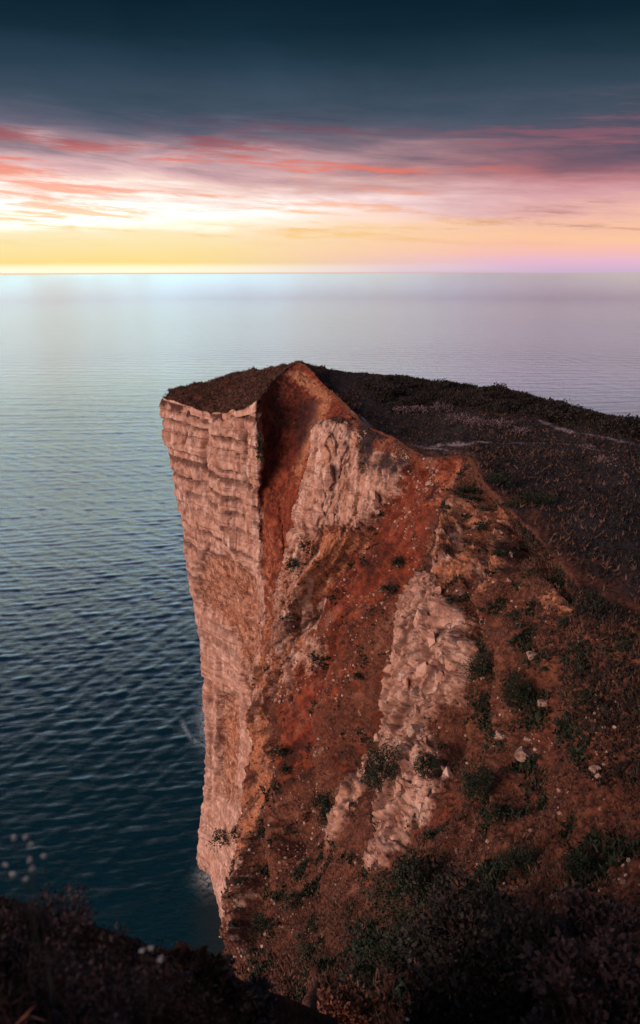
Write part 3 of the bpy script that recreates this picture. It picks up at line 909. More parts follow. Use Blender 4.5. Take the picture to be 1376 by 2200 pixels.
# ------------------------------------------------------------------ near face: jagged rib and the brown hillside up to the tripod
rows = [
    [(1000, 984, 55.6), (1022, 1008, 52), (1045, 1045, 46.5), (1080, 1082, 42.5), (1112, 1112, 39.5), (1182, 1188, 33), (1242, 1258, 28), (1332, 1308, 25), (1460, 1370, 22), (1800, 1480, 17)],
    [(945, 1120, 48), (976, 1122, 46), (1012, 1132, 43.3), (1052, 1146, 40.3), (1092, 1168, 37.2), (1152, 1220, 32), (1216, 1290, 27), (1312, 1350, 23.5), (1460, 1420, 20), (1800, 1530, 15.5)],
    [(904, 1236, 41.3), (930, 1234, 40), (970, 1238, 38.5), (1016, 1246, 36.5), (1066, 1262, 34), (1132, 1300, 29.5), (1202, 1360, 25.5), (1302, 1420, 22), (1460, 1500, 18.5), (1800, 1600, 14)],
    [(878, 1340, 39.2), (905, 1340, 37.7), (945, 1340, 36.2), (990, 1346, 34.2), (1046, 1360, 31.5), (1116, 1390, 27.5), (1192, 1440, 24), (1302, 1500, 20.5), (1460, 1580, 17), (1800, 1670, 13)],
    [(856, 1460, 37.3), (885, 1460, 35.6), (925, 1460, 34.0), (970, 1462, 32.2), (1030, 1470, 29.5), (1106, 1490, 26), (1192, 1530, 22.5), (1302, 1580, 19), (1460, 1650, 16), (1800, 1740, 12)],
    [(834, 1590, 35.2), (866, 1590, 33.4), (905, 1590, 32.0), (955, 1592, 30.2), (1016, 1600, 27.5), (1096, 1610, 24), (1186, 1640, 20.5), (1302, 1680, 17.5), (1460, 1740, 14.5), (1800, 1820, 11)],
    [(768, 1690, 34.2), (820, 1690, 31.6), (870, 1690, 29.6), (930, 1700, 27.3), (1000, 1710, 24.5), (1090, 1722, 21.5), (1186, 1750, 18.5), (1302, 1780, 15.5), (1460, 1830, 13), (1800, 1900, 10)],
    [(704, 1830, 33), (768, 1830, 29.3), (830, 1830, 26.5), (900, 1832, 24), (980, 1840, 21), (1080, 1850, 18), (1186, 1870, 15.5), (1302, 1890, 13), (1460, 1930, 11), (1800, 1980, 9)],
    [(688, 1950, 29.5), (754, 1950, 25.5), (820, 1952, 22.2), (890, 1960, 19.5), (976, 1970, 16.5), (1080, 1980, 14), (1190, 1992, 12), (1312, 2010, 10), (1460, 2040, 8.5), (1800, 2070, 7.5)],
    [(676, 2080, 23), (748, 2082, 19), (820, 2090, 16), (890, 2092, 14), (976, 2100, 12), (1080, 2110, 10), (1190, 2120, 8.5), (1312, 2132, 7.5), (1460, 2150, 6.5), (1800, 2170, 6)],
    [(640, 2260, 11.5), (735, 2260, 10.3), (815, 2260, 9.4), (898, 2260, 8.6), (980, 2260, 7.8), (1080, 2260, 7.0), (1190, 2260, 6.2), (1312, 2260, 5.5), (1460, 2260, 5), (1800, 2260, 4.6)],
]
C = []
c2, c1 = [], []
for k, r_ in enumerate(rows):
    p = P(*r_[0])
    s_ = min(1.0, 0.15 + k * 0.45)
    c1.append(p + np.array([0.35, 1.3, -1.0]) * s_)
    c2.append(p + np.array([1.8, 4.5, -8.0]) * s_)
C = [c2, c1]
for s in range(len(rows[0])):
    C.append([P(*r_[s]) for r_ in rows])
# slope back to the tripod's feet; unseen hill behind added to shade the foreground
nS = len(C)
for s in range(nS):
    last = C[s][-1]
    x = last[0]
    C[s].append(np.array([x * 0.9 - 0.1, 2.2, 90.0 if s > 1 else 88.0]))
    C[s].append(np.array([x * 1.3 - 0.6, -1.5, 91.6]))
    C[s].append(np.array([x * 4.0 - 6.0, -14.0, 97.5]))
CU = [8, 12, 40, 44, 46, 48, 54, 46, 42, 26, 10]
CV = [36, 40, 42, 44, 46, 46, 46, 44, 40, 36, 16, 6, 4]
SC, UC, VC = loft(C, CU, CV)
N = normals(SC)
if N[150, 200].dot(np.array([-0.5, -0.5, 1])) < 0:
    N = -N
pxC, pyC = proj(SC)
front = SC[..., 1] > 3.0
pxC = np.where(front, pxC, 3000)
jx = pxC + 36 * fbm(SC, 0.55, 5, 0.65)
jy = pyC + 46 * fbm(SC, 0.55, 5, 0.65, off=40)
rib3 = polymask(jx, jy, [(905, 1225), (950, 1250), (1000, 1380), (985, 1450), (960, 1520), (930, 1560), (960, 1660), (940, 1730), (880, 1800), (840, 1860), (800, 1880), (820, 1740), (800, 1640), (760, 1740), (715, 1810), (700, 1830), (720, 1740), (800, 1560), (850, 1400), (875, 1290)], 14)
up3 = polymask(jx, jy, [(930, 1160), (990, 1080), (1070, 1060), (1110, 1130), (1100, 1240), (1080, 1320), (1020, 1340), (960, 1260), (910, 1230)], 24)
orp = polymask(jx, jy, [(1160, 1290), (1200, 1240), (1240, 1280), (1220, 1320), (1180, 1330)], 16)
hole = blob(pxC, pyC, 812, 1655, 30, 75)
q = np.stack([SC[..., 0] / 1.05, SC[..., 1] / 1.05, SC[..., 2] / 2.8], -1) + 0.4 * np.stack([fbm(SC, 0.9, 2), fbm(SC, 0.9, 2, off=9), fbm(SC, 0.9, 2, off=19)], -1)
w1_, wd, wc = worley(q)
slab = w1_ * sstep(wd, 0.0, 0.05) - 0.45 * (1 - sstep(wd, 0.0, 0.07)) * sstep(fbm(SC, 0.9, 2, off=77), -0.2, 0.2)
q2 = q * 2.4 + 5
wf2, wd2, _ = worley(q2)
wc2 = 0.5 + wf2 * sstep(wd2, 0, 0.06)
disp = rib3 * (0.42 * slab + 0.36 * (wc2 - 0.5) + 0.22 * fbm(SC, 2.2, 4, 0.7) + 0.35 + 0.4 * fbm(SC * np.array([0.8, 0.8, 0.2]), 1, 3, ridged=True))
disp += up3 * (1 - rib3) * (0.40 * slab + 0.22 * (wc2 - 0.5) + 0.5 * fbm(SC, 0.5, 4))
soil = (1 - rib3) * (1 - 0.5 * up3)
disp += soil * (0.50 * fbm(SC, 0.28, 4) + 0.46 * fbm(SC, 1.1, 5, 0.70))
disp -= 0.8 * hole
jc = pxC + 12 * fbm(SC, 0.4, 3)
for ln, wd_, am in [([(1005, 1015), (1060, 1090), (1110, 1150), (1120, 1210)], 20, -1.0), ([(1150, 1190), (1210, 1260), (1235, 1300)], 18, -0.8), ([(1000, 1060), (985, 1140), (950, 1230)], 18, 0.9),
                    ([(1050, 1120), (1030, 1210), (1000, 1300), (985, 1380)], 18, -0.9), ([(1090, 1170), (1085, 1260), (1060, 1340)], 16, 0.8), ([(1020, 1330), (1000, 1430), (975, 1540), (980, 1640)], 16, -0.8),
                    ([(1060, 1380), (1045, 1500), (1050, 1640), (1040, 1760)], 22, -0.6), ([(1130, 1340), (1110, 1470), (1090, 1600), (1070, 1800)], 24, 0.6), ([(1210, 1340), (1180, 1500), (1150, 1700)], 26, -0.5),
                    ([(900, 1260), (912, 1400), (890, 1560)], 6, -0.9)]:
    disp += (1 - 0.5 * rib3) * 1.5 * am * crease(jc, pyC, ln, wd_)
scale_near = np.clip(SC[..., 1] / 16.0, 0.18, 1.0)
SC = SC + N * (disp * scale_near * (0.25 + 0.75 * sstep(VC, 0.0, 0.5)))[..., None]
N2 = normals(SC)
N2 = np.where((N2 * N).sum(-1, keepdims=True) < 0, -N2, N2)
SC = SC + N2 * (0.07 * fbm(SC, 3.6, 3, 0.7) * (1 + 0.8 * rib3) * scale_near)[..., None]
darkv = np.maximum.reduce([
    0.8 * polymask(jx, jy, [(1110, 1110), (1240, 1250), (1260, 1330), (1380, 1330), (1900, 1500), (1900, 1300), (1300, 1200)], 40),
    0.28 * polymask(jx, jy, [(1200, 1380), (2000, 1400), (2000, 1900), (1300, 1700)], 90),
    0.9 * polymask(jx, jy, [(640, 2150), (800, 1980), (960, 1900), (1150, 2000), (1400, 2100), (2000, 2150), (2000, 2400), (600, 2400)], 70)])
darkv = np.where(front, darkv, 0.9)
attC = {'rock': np.clip(np.maximum(rib3, 0.60 * up3 * sstep(fbm(SC, 0.8, 3), -0.1, 0.3)), 0, 1),
        'orange': np.clip(np.maximum.reduce([0.95 * orp, 0.75 * up3 * sstep(fbm(SC, 0.45, 3, off=7), -0.25, 0.2)]), 0, 1),
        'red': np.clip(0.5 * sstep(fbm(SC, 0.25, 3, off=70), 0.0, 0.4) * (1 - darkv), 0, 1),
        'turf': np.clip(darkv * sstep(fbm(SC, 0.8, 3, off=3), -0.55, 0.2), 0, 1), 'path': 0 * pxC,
        'mott': (1 - rib3) * (0.8 * fbm(SC, 0.8, 5, 0.7) + 0.6 * fbm(SC, 3.0, 4, 0.75) + 0.3 * fbm(SC, 0.25, 2, off=12)) * (1 - 0.5 * darkv),
        'crack': np.clip((rib3 + 0.4 * up3) * np.maximum.reduce([1 - sstep(wd, 0.0, 0.10), 0.6 * (1 - sstep(wd2, 0, 0.14)), 0.75 * sstep(fbm(SC * np.array([1, 1, 0.5]), 1.8, 4, 0.7, off=55), 0.10, 0.38)]), 0, 1)}
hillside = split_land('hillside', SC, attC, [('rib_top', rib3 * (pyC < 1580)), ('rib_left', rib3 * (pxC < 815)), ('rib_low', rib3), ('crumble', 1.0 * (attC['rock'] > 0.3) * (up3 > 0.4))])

# ------------------------------------------------------------------ plateau on top
rim = [A_RIM[2], A_RIM[3], A_RIM[4], A_RIM[5], A_RIM[6], A_RIM[7], A_RIM[8], A_RIM[9], A_RIM[10],
       P(790, 914, 70), P(850, 945, 66), P(895, 975, 61), P(950, 986, 58), P(1002, 986, 55.6), P(1045, 1045, 46.5), P(1112, 1112, 39.5), P(1182, 1188, 33), P(1242, 1258, 28), P(1332, 1308, 25), P(1460, 1370, 22), P(1800, 1480, 17)]
skyl = [P(366, 838, 102.5), P(425, 826, 105), P(490, 808, 108), P(535, 796, 110), P(560, 793, 110), P(580, 791, 109), P(612, 788, 106), P(655, 780, 102.5), P(720, 795, 106),
        P(800, 803, 108), P(870, 811, 107), P(930, 822, 105), P(1000, 833, 102), P(1060, 838, 99), P(1120, 852, 95), P(1180, 865, 90), P(1240, 880, 84), P(1300, 894, 79), P(1376, 915, 73), P(1500, 952, 65), P(1800, 1060, 50)]
D = []
sag = [0, 0, 0, 0, 0, 0, 0, 0.0, 0.9, 1.3, 1.3, 0.9, 0.3, 0.3, 0.3, 0.2, 0.2, 0.2, 0.1, 0, 0]
for k, (a, b_) in enumerate(zip(rim, skyl)):
    st_ = []
    for t in (0, 0.12, 0.35, 0.6, 0.82, 1.0):
        p = a * (1 - t) + b_ * t
        p[2] -= sag[k] * math.sin(math.pi * min(1, t * 1.35)) if t < 0.74 else 0
        st_.append(p)
    st_[0] = a + np.array([0, 0, 0.12])
    away = (b_ - a) / (np.linalg.norm(b_ - a) + 1e-6)
    st_.insert(0, a - away * (0.30 if k < 9 else 0.05) + np.array([0, 0, -0.75 if k < 9 else -0.35]))
    out = np.array([away[0] * 0.3 + (0.9 if k < 3 else 0.2), 0.9, 0])
    st_.append(b_ + out * 1.5 + np.array([0, 0, -1.2]))
    st_.append(b_ + out * 3.5 + np.array([0, 0, -12.0]))
    st_.append(b_ + out * 6.0 + np.array([0, 0, -82.0]))
    D.append(st_)
SD, UD, VD = loft(D, [14, 16, 16, 8, 10, 16, 22, 26, 30, 24, 22, 22, 20, 26, 24, 24, 22, 22, 18, 10], [4, 12, 26, 26, 24, 20, 8, 6, 8], 0.8, 0.6)
VD = VD - 1.0
pxD, pyD = proj(SD)
big = fbm(SD, 0.14, 4)
inner = sstep(VD, -0.6, 0.6) * sstep(VD, 6.0, 5.0)
SD += (sstep(VD, 0.5, -0.5) * (UD > 8))[..., None] * 0.35 * np.stack([fbm(SD, 0.9, 4, 0.65), fbm(SD, 0.9, 4, 0.65, off=7), 0.7 * fbm(SD, 0.9, 4, 0.65, off=14)], -1)
SD[..., 2] += inner * (0.60 * big * sstep(VD, 5.4, 4.2) + (0.50 + 0.35 * (UD < 8)) * fbm(SD, 0.5, 5, 0.66))
pathm = np.zeros(pxD.shape)
for pl in ([(760, 872, 80), (800, 908, 71.5), (850, 943, 67), (905, 955, 64), (965, 962, 61)], [(1140, 918, 76), (1190, 935, 72), (1240, 952, 68), (1300, 968, 64), (1376, 978, 61)], [(905, 955, 64), (1010, 958, 63), (1130, 960, 64), (1210, 975, 62), (1290, 990, 59)]):
    pts = [P(*q_) for q_ in pl]
    for p0, p1 in zip(pts[:-1], pts[1:]):
        e = (p1 - p0)[:2]
        d = SD[..., :2] - p0[:2]
        t = np.clip((d @ e) / (e @ e), 0, 1)
        dist = np.linalg.norm(d - t[..., None] * e, axis=-1)
        pathm = np.maximum(pathm, sstep(dist + 0.8 * fbm(SD, 0.5, 4, 0.6), 0.85, 0.1))
bare = polymask(pxD, pyD, [(330, 830), (560, 780), (700, 790), (560, 900), (340, 900)], 20)
attD = {'rock': 0.8 * sstep(VD + 0.5 * fbm(SD, 0.8, 3), 0.25, 0.0) * (UD < 4) + sstep(VD, 6.0, 7.0), 'orange': 0 * pxD, 'red': 0.4 * bare * sstep(fbm(SD, 0.3, 3), 0, 0.4),
        'turf': np.clip(1.0 - bare * (0.45 + 0.55 * sstep(fbm(SD, 0.35, 4, 0.6, off=4), -0.25, 0.3)) - 0.9 * (UD < 10) * sstep(VD + 0.4 * fbm(SD, 0.6, 3), 0.5, 0.0) - 0.75 * (UD >= 10) * sstep(VD + 1.3 * fbm(SD, 0.35, 4, 0.6), 1.1, 0.1), 0, 1) * (VD < 6.5), 'path': np.clip(pathm * 0.52, 0, 1), 'crack': 0 * pxD, 'mott': 0.5 * fbm(SD, 1.2, 4, 0.7)}
plateau = tag(link('plateau', raw_mesh('plateau', SD.reshape(-1, 3), grid_faces(*SD.shape[:2]), M_LAND, True, attD)), kind='structure')

# ------------------------------------------------------------------ helpers for stones and plants
def ico(sub):
    bm = bmesh.new()
    bmesh.ops.create_icosphere(bm, subdivisions=sub, radius=1.0)
    v = np.array([x.co[:] for x in bm.verts])
    f = np.array([[y.index for y in x.verts] for x in bm.faces])
    bm.free()
    return v, f


ICO1, ICO2, ICO3 = ico(1), ico(2), ico(3)


def rock_shape(r, size, base=ICO2, planes=9):
    """a broken block: a ball cut by three rough joint directions and a few random breaks"""
    v = base[0] * 1.35
    ax = np.linalg.qr(np.eye(3) + 0.35 * r.normal(size=(3, 3)))[0]
    cuts = [sg * ax[:, j] for j in range(3) for sg in (-1, 1)] + [r.normal(size=3) for _ in range(max(0, planes - 6))]
    for k, n in enumerate(cuts):
        n = n / np.linalg.norm(n)
        d = r.uniform(0.55, 0.85) if k < 6 else r.uniform(0.7, 1.0)
        over = np.maximum(v @ n - d, 0)
        v -= over[:, None] * n
    return v * np.array(size), base[1]


def rotz(v, a):
    c, s_ = math.cos(a), math.sin(a)
    return np.stack([v[:, 0] * c - v[:, 1] * s_, v[:, 0] * s_ + v[:, 1] * c, v[:, 2]], -1)


class Surf:
    """nearest-pixel lookup: where on a surface does this pixel of the photograph lie"""

    def __init__(self, S, keep=None, order=None):
        self.p = S.reshape(-1, 3)
        self.n = normals(S).reshape(-1, 3)
        self.n = np.where(self.n[:, 2:3] < 0, -self.n, self.n)
        self.px, self.py = proj(self.p)
        ok = self.p[:, 1] > 2.5
        self.px = np.where(ok, self.px, 1e6)

    def at(self, x, y):
        d = (self.px - x) ** 2 + (self.py - y) ** 2
        m = np.nonzero(d < max(d.min() * 1.5, 16.0))[0]
        i = m[np.argmin(self.p[m, 1])]
        return self.p[i].copy(), self.n[i].copy()


fA, fB, fC, fD = Surf(SA), Surf(SB), Surf(SC), Surf(SD)


def place(x, y, which):
    return {'a': fA, 'b': fB, 'c': fC, 'd': fD}[which].at(x, y)


# ------------------------------------------------------------------ rock outcrops: blocks standing out of the slope
def outcrop(key, spec, label, which, seed):
    r = np.random.default_rng(seed)
    base = CRAG[key][0][0].mean(0)
    root = tag(empty('rock_outcrop', base), label, 'rock')
    for fv, ff, fa in CRAG[key]:
        link('rock_face', raw_mesh('rock_face', fv - base, ff, M_LAND, True, fa), root)
    for (x, y, w_, h_) in spec:
        p, n = place(x, y, which)
        v, f = rock_shape(r, (w_ * r.uniform(0.8, 1.2), w_ * r.uniform(0.8, 1.2), h_ * r.uniform(0.9, 1.15)), ICO3, 14)
        v = rotz(v, r.uniform(0, 6.28))
        tilt = r.uniform(-0.12, 0.12, 2)
        v[:, 0] += v[:, 2] * tilt[0]
        v[:, 1] += v[:, 2] * tilt[1]
        v += 0.07 * w_ * fbm(v + p, 1.6 / w_, 3, 0.6)[:, None] * ICO3[0]
        one = np.ones(len(v))
        o = link('block', raw_mesh('block', v, f, M_LAND, False, {'rock': one}), root)
        o.location = Vector(p - base - n * w_ * 0.72)
    return root


def scatter_spec(r, poly, n, w, h):
    """random block positions inside a polygon"""
    poly = np.array(poly, float)
    out = []
    while len(out) < n:
        x = r.uniform(poly[:, 0].min(), poly[:, 0].max())
        y = r.uniform(poly[:, 1].min(), poly[:, 1].max())
        if polymask(np.array([x]), np.array([y]), poly, 1.0)[0] > 0.5:
            k = r.uniform(0.6, 1.25)
            out.append((x, y, w * k, h * k * r.uniform(0.7, 1.4)))
    return out


r0 = np.random.default_rng(21)
outcrop('buttress', scatter_spec(r0, [(682, 925), (720, 935), (770, 985), (830, 1010), (800, 1085), (765, 1125), (700, 1110), (655, 1120), (668, 990)], 7, 0.5, 1.0),
        'pale blocky buttress standing beside the red gully near the headland top', 'b', 22)
outcrop('rib_top', scatter_spec(r0, [(905, 1245), (950, 1270), (985, 1380), (970, 1450), (945, 1520), (900, 1570), (850, 1570), (850, 1470), (880, 1340)], 9, 0.28, 0.55),
        'tall jagged pale rock rib in the middle of the brown slope', 'c', 23)
outcrop('rib_low', scatter_spec(r0, [(845, 1600), (930, 1590), (955, 1660), (930, 1720), (870, 1790), (830, 1840), (825, 1740), (842, 1660)], 8, 0.24, 0.45),
        'lower pale rock rib to the right of the big green shrub', 'c', 24)
outcrop('rib_left', scatter_spec(r0, [(790, 1590), (815, 1580), (775, 1660), (745, 1740), (712, 1800), (715, 1750), (760, 1660)], 5, 0.22, 0.45),
        'thin row of pale rocks to the left of the big green shrub', 'c', 25)
outcrop('crumble', scatter_spec(r0, [(1020, 1090), (1080, 1110), (1100, 1190), (1090, 1280), (1060, 1300), (1040, 1210)], 6, 0.2, 0.3),
        'crumbling pale rocks under the orange scar on the upper slope', 'c', 26)

# single stones lying on the slope
for x, y, sz, lab in [
    (1142, 1410, 0.26, 'pale round stone on the brown slope right of the jagged rib'),
    (1122, 1622, 0.34, 'grey boulder lying on the brown slope above the dark tall shrub'),
    (1165, 1512, 0.22, 'small grey stone right of the dark bush on the brown slope'),
    (888, 1572, 0.48, 'large light grey boulder on top of the lower rock rib'),
    (1072, 1582, 0.26, 'small dark stone left of the grey boulder'),
    (1128, 1590, 0.15, 'little pale stone just above the grey boulder'),
    (810, 1105, 0.38, 'stone at the foot of the blocky buttress'),
    (1275, 1655, 0.16, 'small stone at the right edge of the brown slope'),
]:
    p, n = place(x, y, 'c' if y > 1150 else 'b')
    v, f = rock_shape(np.random.default_rng(int(x)), (sz, sz * 0.8, sz * 0.7), ICO2, 8)
    o = tag(link('stone', raw_mesh('stone', v, f, M_RUBBLE, False)), lab, 'stone')
    o.location = Vector(p + n * sz * 0.25)


# rubble and pebbles nobody could count
def rubble(name, S, keep, n, smin, smax, seed):
    r = np.random.default_rng(seed)
    idx = np.nonzero(keep.ravel())[0]
    pick = idx[r.integers(0, len(idx), n)]
    P0 = S.reshape(-1, 3)[pick]
    shapes = [rock_shape(r, (1, r.uniform(0.6, 1), r.uniform(0.5, 0.9)), ICO1, 6) for _ in range(8)]
    vs, fs, off = [], [], 0
    for i in range(n):
        v, f = shapes[i % 8]
        k = smin * (smax / smin) ** (r.random() ** 2.2)
        v = rotz(v, r.uniform(0, 6.28)) * k + P0[i]
        vs.append(v)
        fs.append(f + off)
        off += len(v)
    return tag(link(name, raw_mesh(name, np.concatenate(vs), np.concatenate(fs), M_RUBBLE, False)), 'loose pale rubble strewn over the ' + ('red scree' if 'scree' in name else 'brown slope'), 'rubble', kind='stuff')


visB = (UB > 2.5) & (VB > 0.3)
rubble('scree_rubble', SB, visB & (pyB < 2100) & (rib2 < 0.4) & (fbm(SB, 0.35, 3, off=91) > 0.02), 4200, 0.035, 0.22, 31)
visC = (UC > 1.6) & front
rubble('slope_rubble', SC, visC & (SC[..., 1] > 12) & (fbm(SC, 0.5, 3, off=91) > 0.05), 1900, 0.02, 0.12, 32)


# ------------------------------------------------------------------ plants
def leaf_cloud(r, n, radii, leaf, up=0.3, shell=0.55, clumps=0):
    """n leaf quads spread through an uneven volume"""
    d = r.normal(size=(n, 3))
    d /= np.linalg.norm(d, axis=1)[:, None]
    d[:, 2] = np.where(d[:, 2] < -0.3, -d[:, 2], d[:, 2])
    rad = shell + (1 - shell) * r.random(n) ** 0.5
    rad *= np.clip(1 + 0.85 * perlin(d * 1.7 + r.uniform(0, 60)) + 0.35 * perlin(d * 4.5 + r.uniform(0, 60)), 0.25, 2)
    c = d * rad[:, None] * np.array(radii)
    return leaves_at(r, c, leaf, d, up)


def leaves_at(r, c, leaf, d=None, up=0.3):
    n = len(c)
    a = r.normal(size=(n, 3))
    if d is not None:
        a += 0.8 * d
    a[:, 2] += up
    a /= np.linalg.norm(a, axis=1)[:, None]
    b = np.cross(a, r.normal(size=(n, 3)))
    b /= np.linalg.norm(b, axis=1)[:, None] + 1e-9
    s_ = leaf * r.uniform(0.6, 1.5, n)[:, None]
    v = np.stack([c, c + a * s_ * 0.5 + b * s_ * 0.28, c + a * s_, c + a * s_ * 0.5 - b * s_ * 0.28], 1).reshape(-1, 3)
    return v, np.arange(4 * n).reshape(n, 4)


def stem_mesh(r, n, h, spread, rad):
    """n thin three-sided stems rising from the base"""
    vs, fs, off = [], [], 0
    for _ in range(n):
        a = r.uniform(0, 6.28)
        tip = np.array([math.cos(a) * spread * r.uniform(0.2, 1), math.sin(a) * spread * r.uniform(0.2, 1), h * r.uniform(0.7, 1.05)])
        midp = tip * 0.55 + np.array([r.normal(0, spread * 0.12), r.normal(0, spread * 0.12), 0])
        path_ = [np.zeros(3) + np.array([r.normal(0, rad), r.normal(0, rad), -0.15 * h]), midp, tip]
        for k, (p, rd) in enumerate(zip(path_, (rad, rad * 0.7, rad * 0.3))):
            for j in range(3):
                t = j * 2.094
                vs.append(p + rd * np.array([math.cos(t), math.sin(t), 0]))
        for k in range(2):
            for j in range(3):
                j2 = (j + 1) % 3
                fs.append([off + 3 * k + j, off + 3 * k + j2, off + 3 * k + 3 + j2, off + 3 * k + 3 + j])
        off += 9
    return np.array(vs), np.array(fs)


def shrub(pos, n, radii, count, leaf, label, mat=None, name='shrub', group=None, seed=0, cat='shrub', stems=6):
    r = np.random.default_rng(seed)
    root = tag(empty(name, pos), label, cat, group)
    v, f = leaf_cloud(r, count, radii, leaf)
    v = v + n * radii[2] * 0.35
    link('foliage', raw_mesh('foliage', v, f, mat or M_GREEN, False), root)
    v, f = stem_mesh(r, stems, radii[2] * 1.1, radii[0] * 0.7, max(0.012, radii[0] * 0.03))
    link('stem', raw_mesh('stem', v, f, M_TWIG, False), root)
    return root


SHR = [
    # x, y, sheet, half width px, half height px, label
    (810, 1655, 'c', 34, 82, 'big dark green shrub growing between the two pale rock ribs'),
    (1040, 1432, 'c', 30, 40, 'dark green bush beside the jagged rib on the brown slope'),
    (1116, 1488, 'c', 26, 44, 'dark bush right of the jagged rib near the slope centre'),
    (1042, 1682, 'c', 26, 62, 'tall black green shrub low on the brown slope'),
    (912, 1648, 'c', 22, 40, 'small green bush growing on top of the lower rock rib'),
    (1068, 1752, 'c', 20, 22, 'small dark shrub just below the tall black green shrub'),
    (715, 1745, 'b', 16, 44, 'narrow green shrub left of the thin row of pale rocks'),
    (692, 1716, 'b', 16, 24, 'small dark shrub on the scree left of the narrow shrub'),
    (602, 1612, 'b', 8, 18, 'tiny dark shrub high on the orange edge of the scree'),
    (610, 1650, 'b', 7, 16, 'tiny dark shrub just below another on the orange edge'),
    (567, 1712, 'b', 7, 20, 'tiny dark shrub in the middle of the orange edge'),
    (562, 1790, 'b', 8, 14, 'tiny dark shrub near the foot of the orange edge'),
    (559, 1992, 'b', 13, 32, 'dark upright shrub on the low left rim of the scree'),
    (632, 1930, 'b', 20, 16, 'low dark shrub on the lower scree'),
    (668, 1978, 'b', 12, 18, 'small dark shrub right of the low shrub on the lower scree'),
    (660, 2050, 'b', 26, 30, 'rounded dark shrub at the bottom of the scree'),
    (768, 1452, 'b', 8, 10, 'tiny green tuft shrub on the red scree left of the jagged rib'),
    (668, 1412, 'b', 7, 14, 'tiny dark shrub on the upper left of the scree'),
    (852, 1205, 'b', 12, 16, 'small green shrub on the scree above the jagged rib'),
    (904, 1226, 'b', 10, 12, 'small green shrub at the very top of the jagged rib'),
    (836, 1262, 'b', 14, 14, 'small olive shrub on the red scree below the buttress'),
    (816, 1106, 'b', 9, 8, 'little dark shrub at the foot of the pale buttress'),
    (630, 1210, 'b', 12, 20, 'small green shrub clinging to the narrow ridge below the buttress'),
    (480, 1795, 'a', 22, 14, 'dark shrub at the foot of the banded cliff wall'),
    (510, 1782, 'a', 12, 16, 'small dark shrub beside the orange edge at the wall foot'),
    (560, 955, 'a', 6, 40, 'dark creeper in the shaded cleft left of the red gully'),
    (1030, 1130, 'c', 16, 14, 'purple grey bush on the crumbling rocks of the upper slope'),
    (1215, 1335, 'c', 14, 14, 'dark bush below the small orange scar'),
    (1105, 1325, 'c', 22, 14, 'dark low shrub under the crumbling pale rocks'),
    (1045, 1500, 'c', 18, 12, 'dark hollow shrub left of the bush near the slope centre'),
    (1070, 1030, 'd', 26, 14, 'green shrub at the start of the dark heath above the orange scar'),
    (1150, 1075, 'd', 34, 14, 'dark low bush on the heath right of the orange scar'),
    (1095, 1085, 'd', 24, 8, 'flat dark bush on the rim above the orange scar'),
    (1120, 1858, 'c', 34, 26, 'dark tangled bush with grey twigs low on the slope'),
    (1250, 1868, 'c', 30, 26, 'dark bush with pale twigs near the right edge of the slope'),
]
for k, (x, y, sh, hw, hh_, lab) in enumerate(SHR):
    p, n = place(x, y + hh_ * 0.5, sh)
    dep = math.hypot(p[1], p[2] - CAMZ)
    u = dep / F
    rad = (hw * u * 1.15, hw * u * 1.0, hh_ * u * 1.0)
    shrub(p, n, rad, int(np.clip(hw * hh_ * 2.6, 300, 4500)), max(0.05, 3.4 * u), lab, seed=100 + k)

# pale dry bushes among the heath
PB = [(862, 884, 18, 'pale dry bush on the heath nearest the ridge crest'), (900, 886, 24, 'wider pale dry bush right of the ridge crest on the heath'),
      (950, 880, 20, 'pale dry bush behind the others in the dark heath'), (985, 905, 22, 'pale dry bush in the middle of the heath'),
      (1022, 912, 22, 'pinkish dry bush in front of the middle of the heath'), (1072, 918, 24, 'pinkish dry bush just left of the sandy path'),
      (1118, 930, 18, 'small dry bush at the near end of the sandy path'), (1300, 998, 26, 'rounded dry bush near the right edge of the plateau'),
      (1262, 965, 14, 'small dark dry bush beside the sandy path')]
for k, (x, y, hw, lab) in enumerate(PB):
    p, n = place(x, y, 'd')
    u = math.hypot(p[1], p[2] - CAMZ) / F
    shrub(p, n, (hw * u, hw * u, hw * 0.5 * u), 420, 3.0 * u, lab, M_PALE, 'dry_bush', 'pale dry bushes on the plateau', 200 + k, 'bush', 5)


# dark heath bushes that nothing tells apart
hr = np.random.default_rng(77)
protos = []
for k in range(5):
    rk = np.random.default_rng(700 + k)
    v, f = leaf_cloud(rk, 900, (1.0, 1.0, 0.55), 0.17)
    sv, sf = stem_mesh(rk, 6, 0.5, 0.6, 0.03)
    protos.append((raw_mesh('foliage', v + np.array([0, 0, 0.15]), f, M_DARK, False), raw_mesh('stem', sv, sf, M_TWIG, False)))
hp = []
band_poly = np.array([(790, 832), (850, 812), (950, 828), (1080, 842), (1200, 872), (1300, 895), (1376, 915), (1376, 950), (1240, 915), (1100, 885), (980, 872), (860, 868)], float)
while len(hp) < 46:
    x = hr.uniform(790, 1380)
    y = hr.uniform(805, 960)
    if polymask(np.array([x]), np.array([y]), band_poly, 1.0)[0] > 0.5:
        hp.append((x, y, hr.uniform(0.9, 1.7)))
for k, (x, y, sz) in enumerate(hp):
    p, n = fD.at(x, y)
    fol, stm = protos[k % 5]
    lab, grp = 'dark bush in the heath along the far edge of the plateau', 'bushes along the far plateau edge'
    root = tag(empty('heath_bush', p), lab, 'bush', grp)
    root.scale = (sz * hr.uniform(0.8, 1.5), sz, sz * hr.uniform(0.45, 0.95))
    root.rotation_euler = (0, 0, hr.uniform(0, 6.28))
    link('foliage', fol, root)
    link('stem', stm, root)


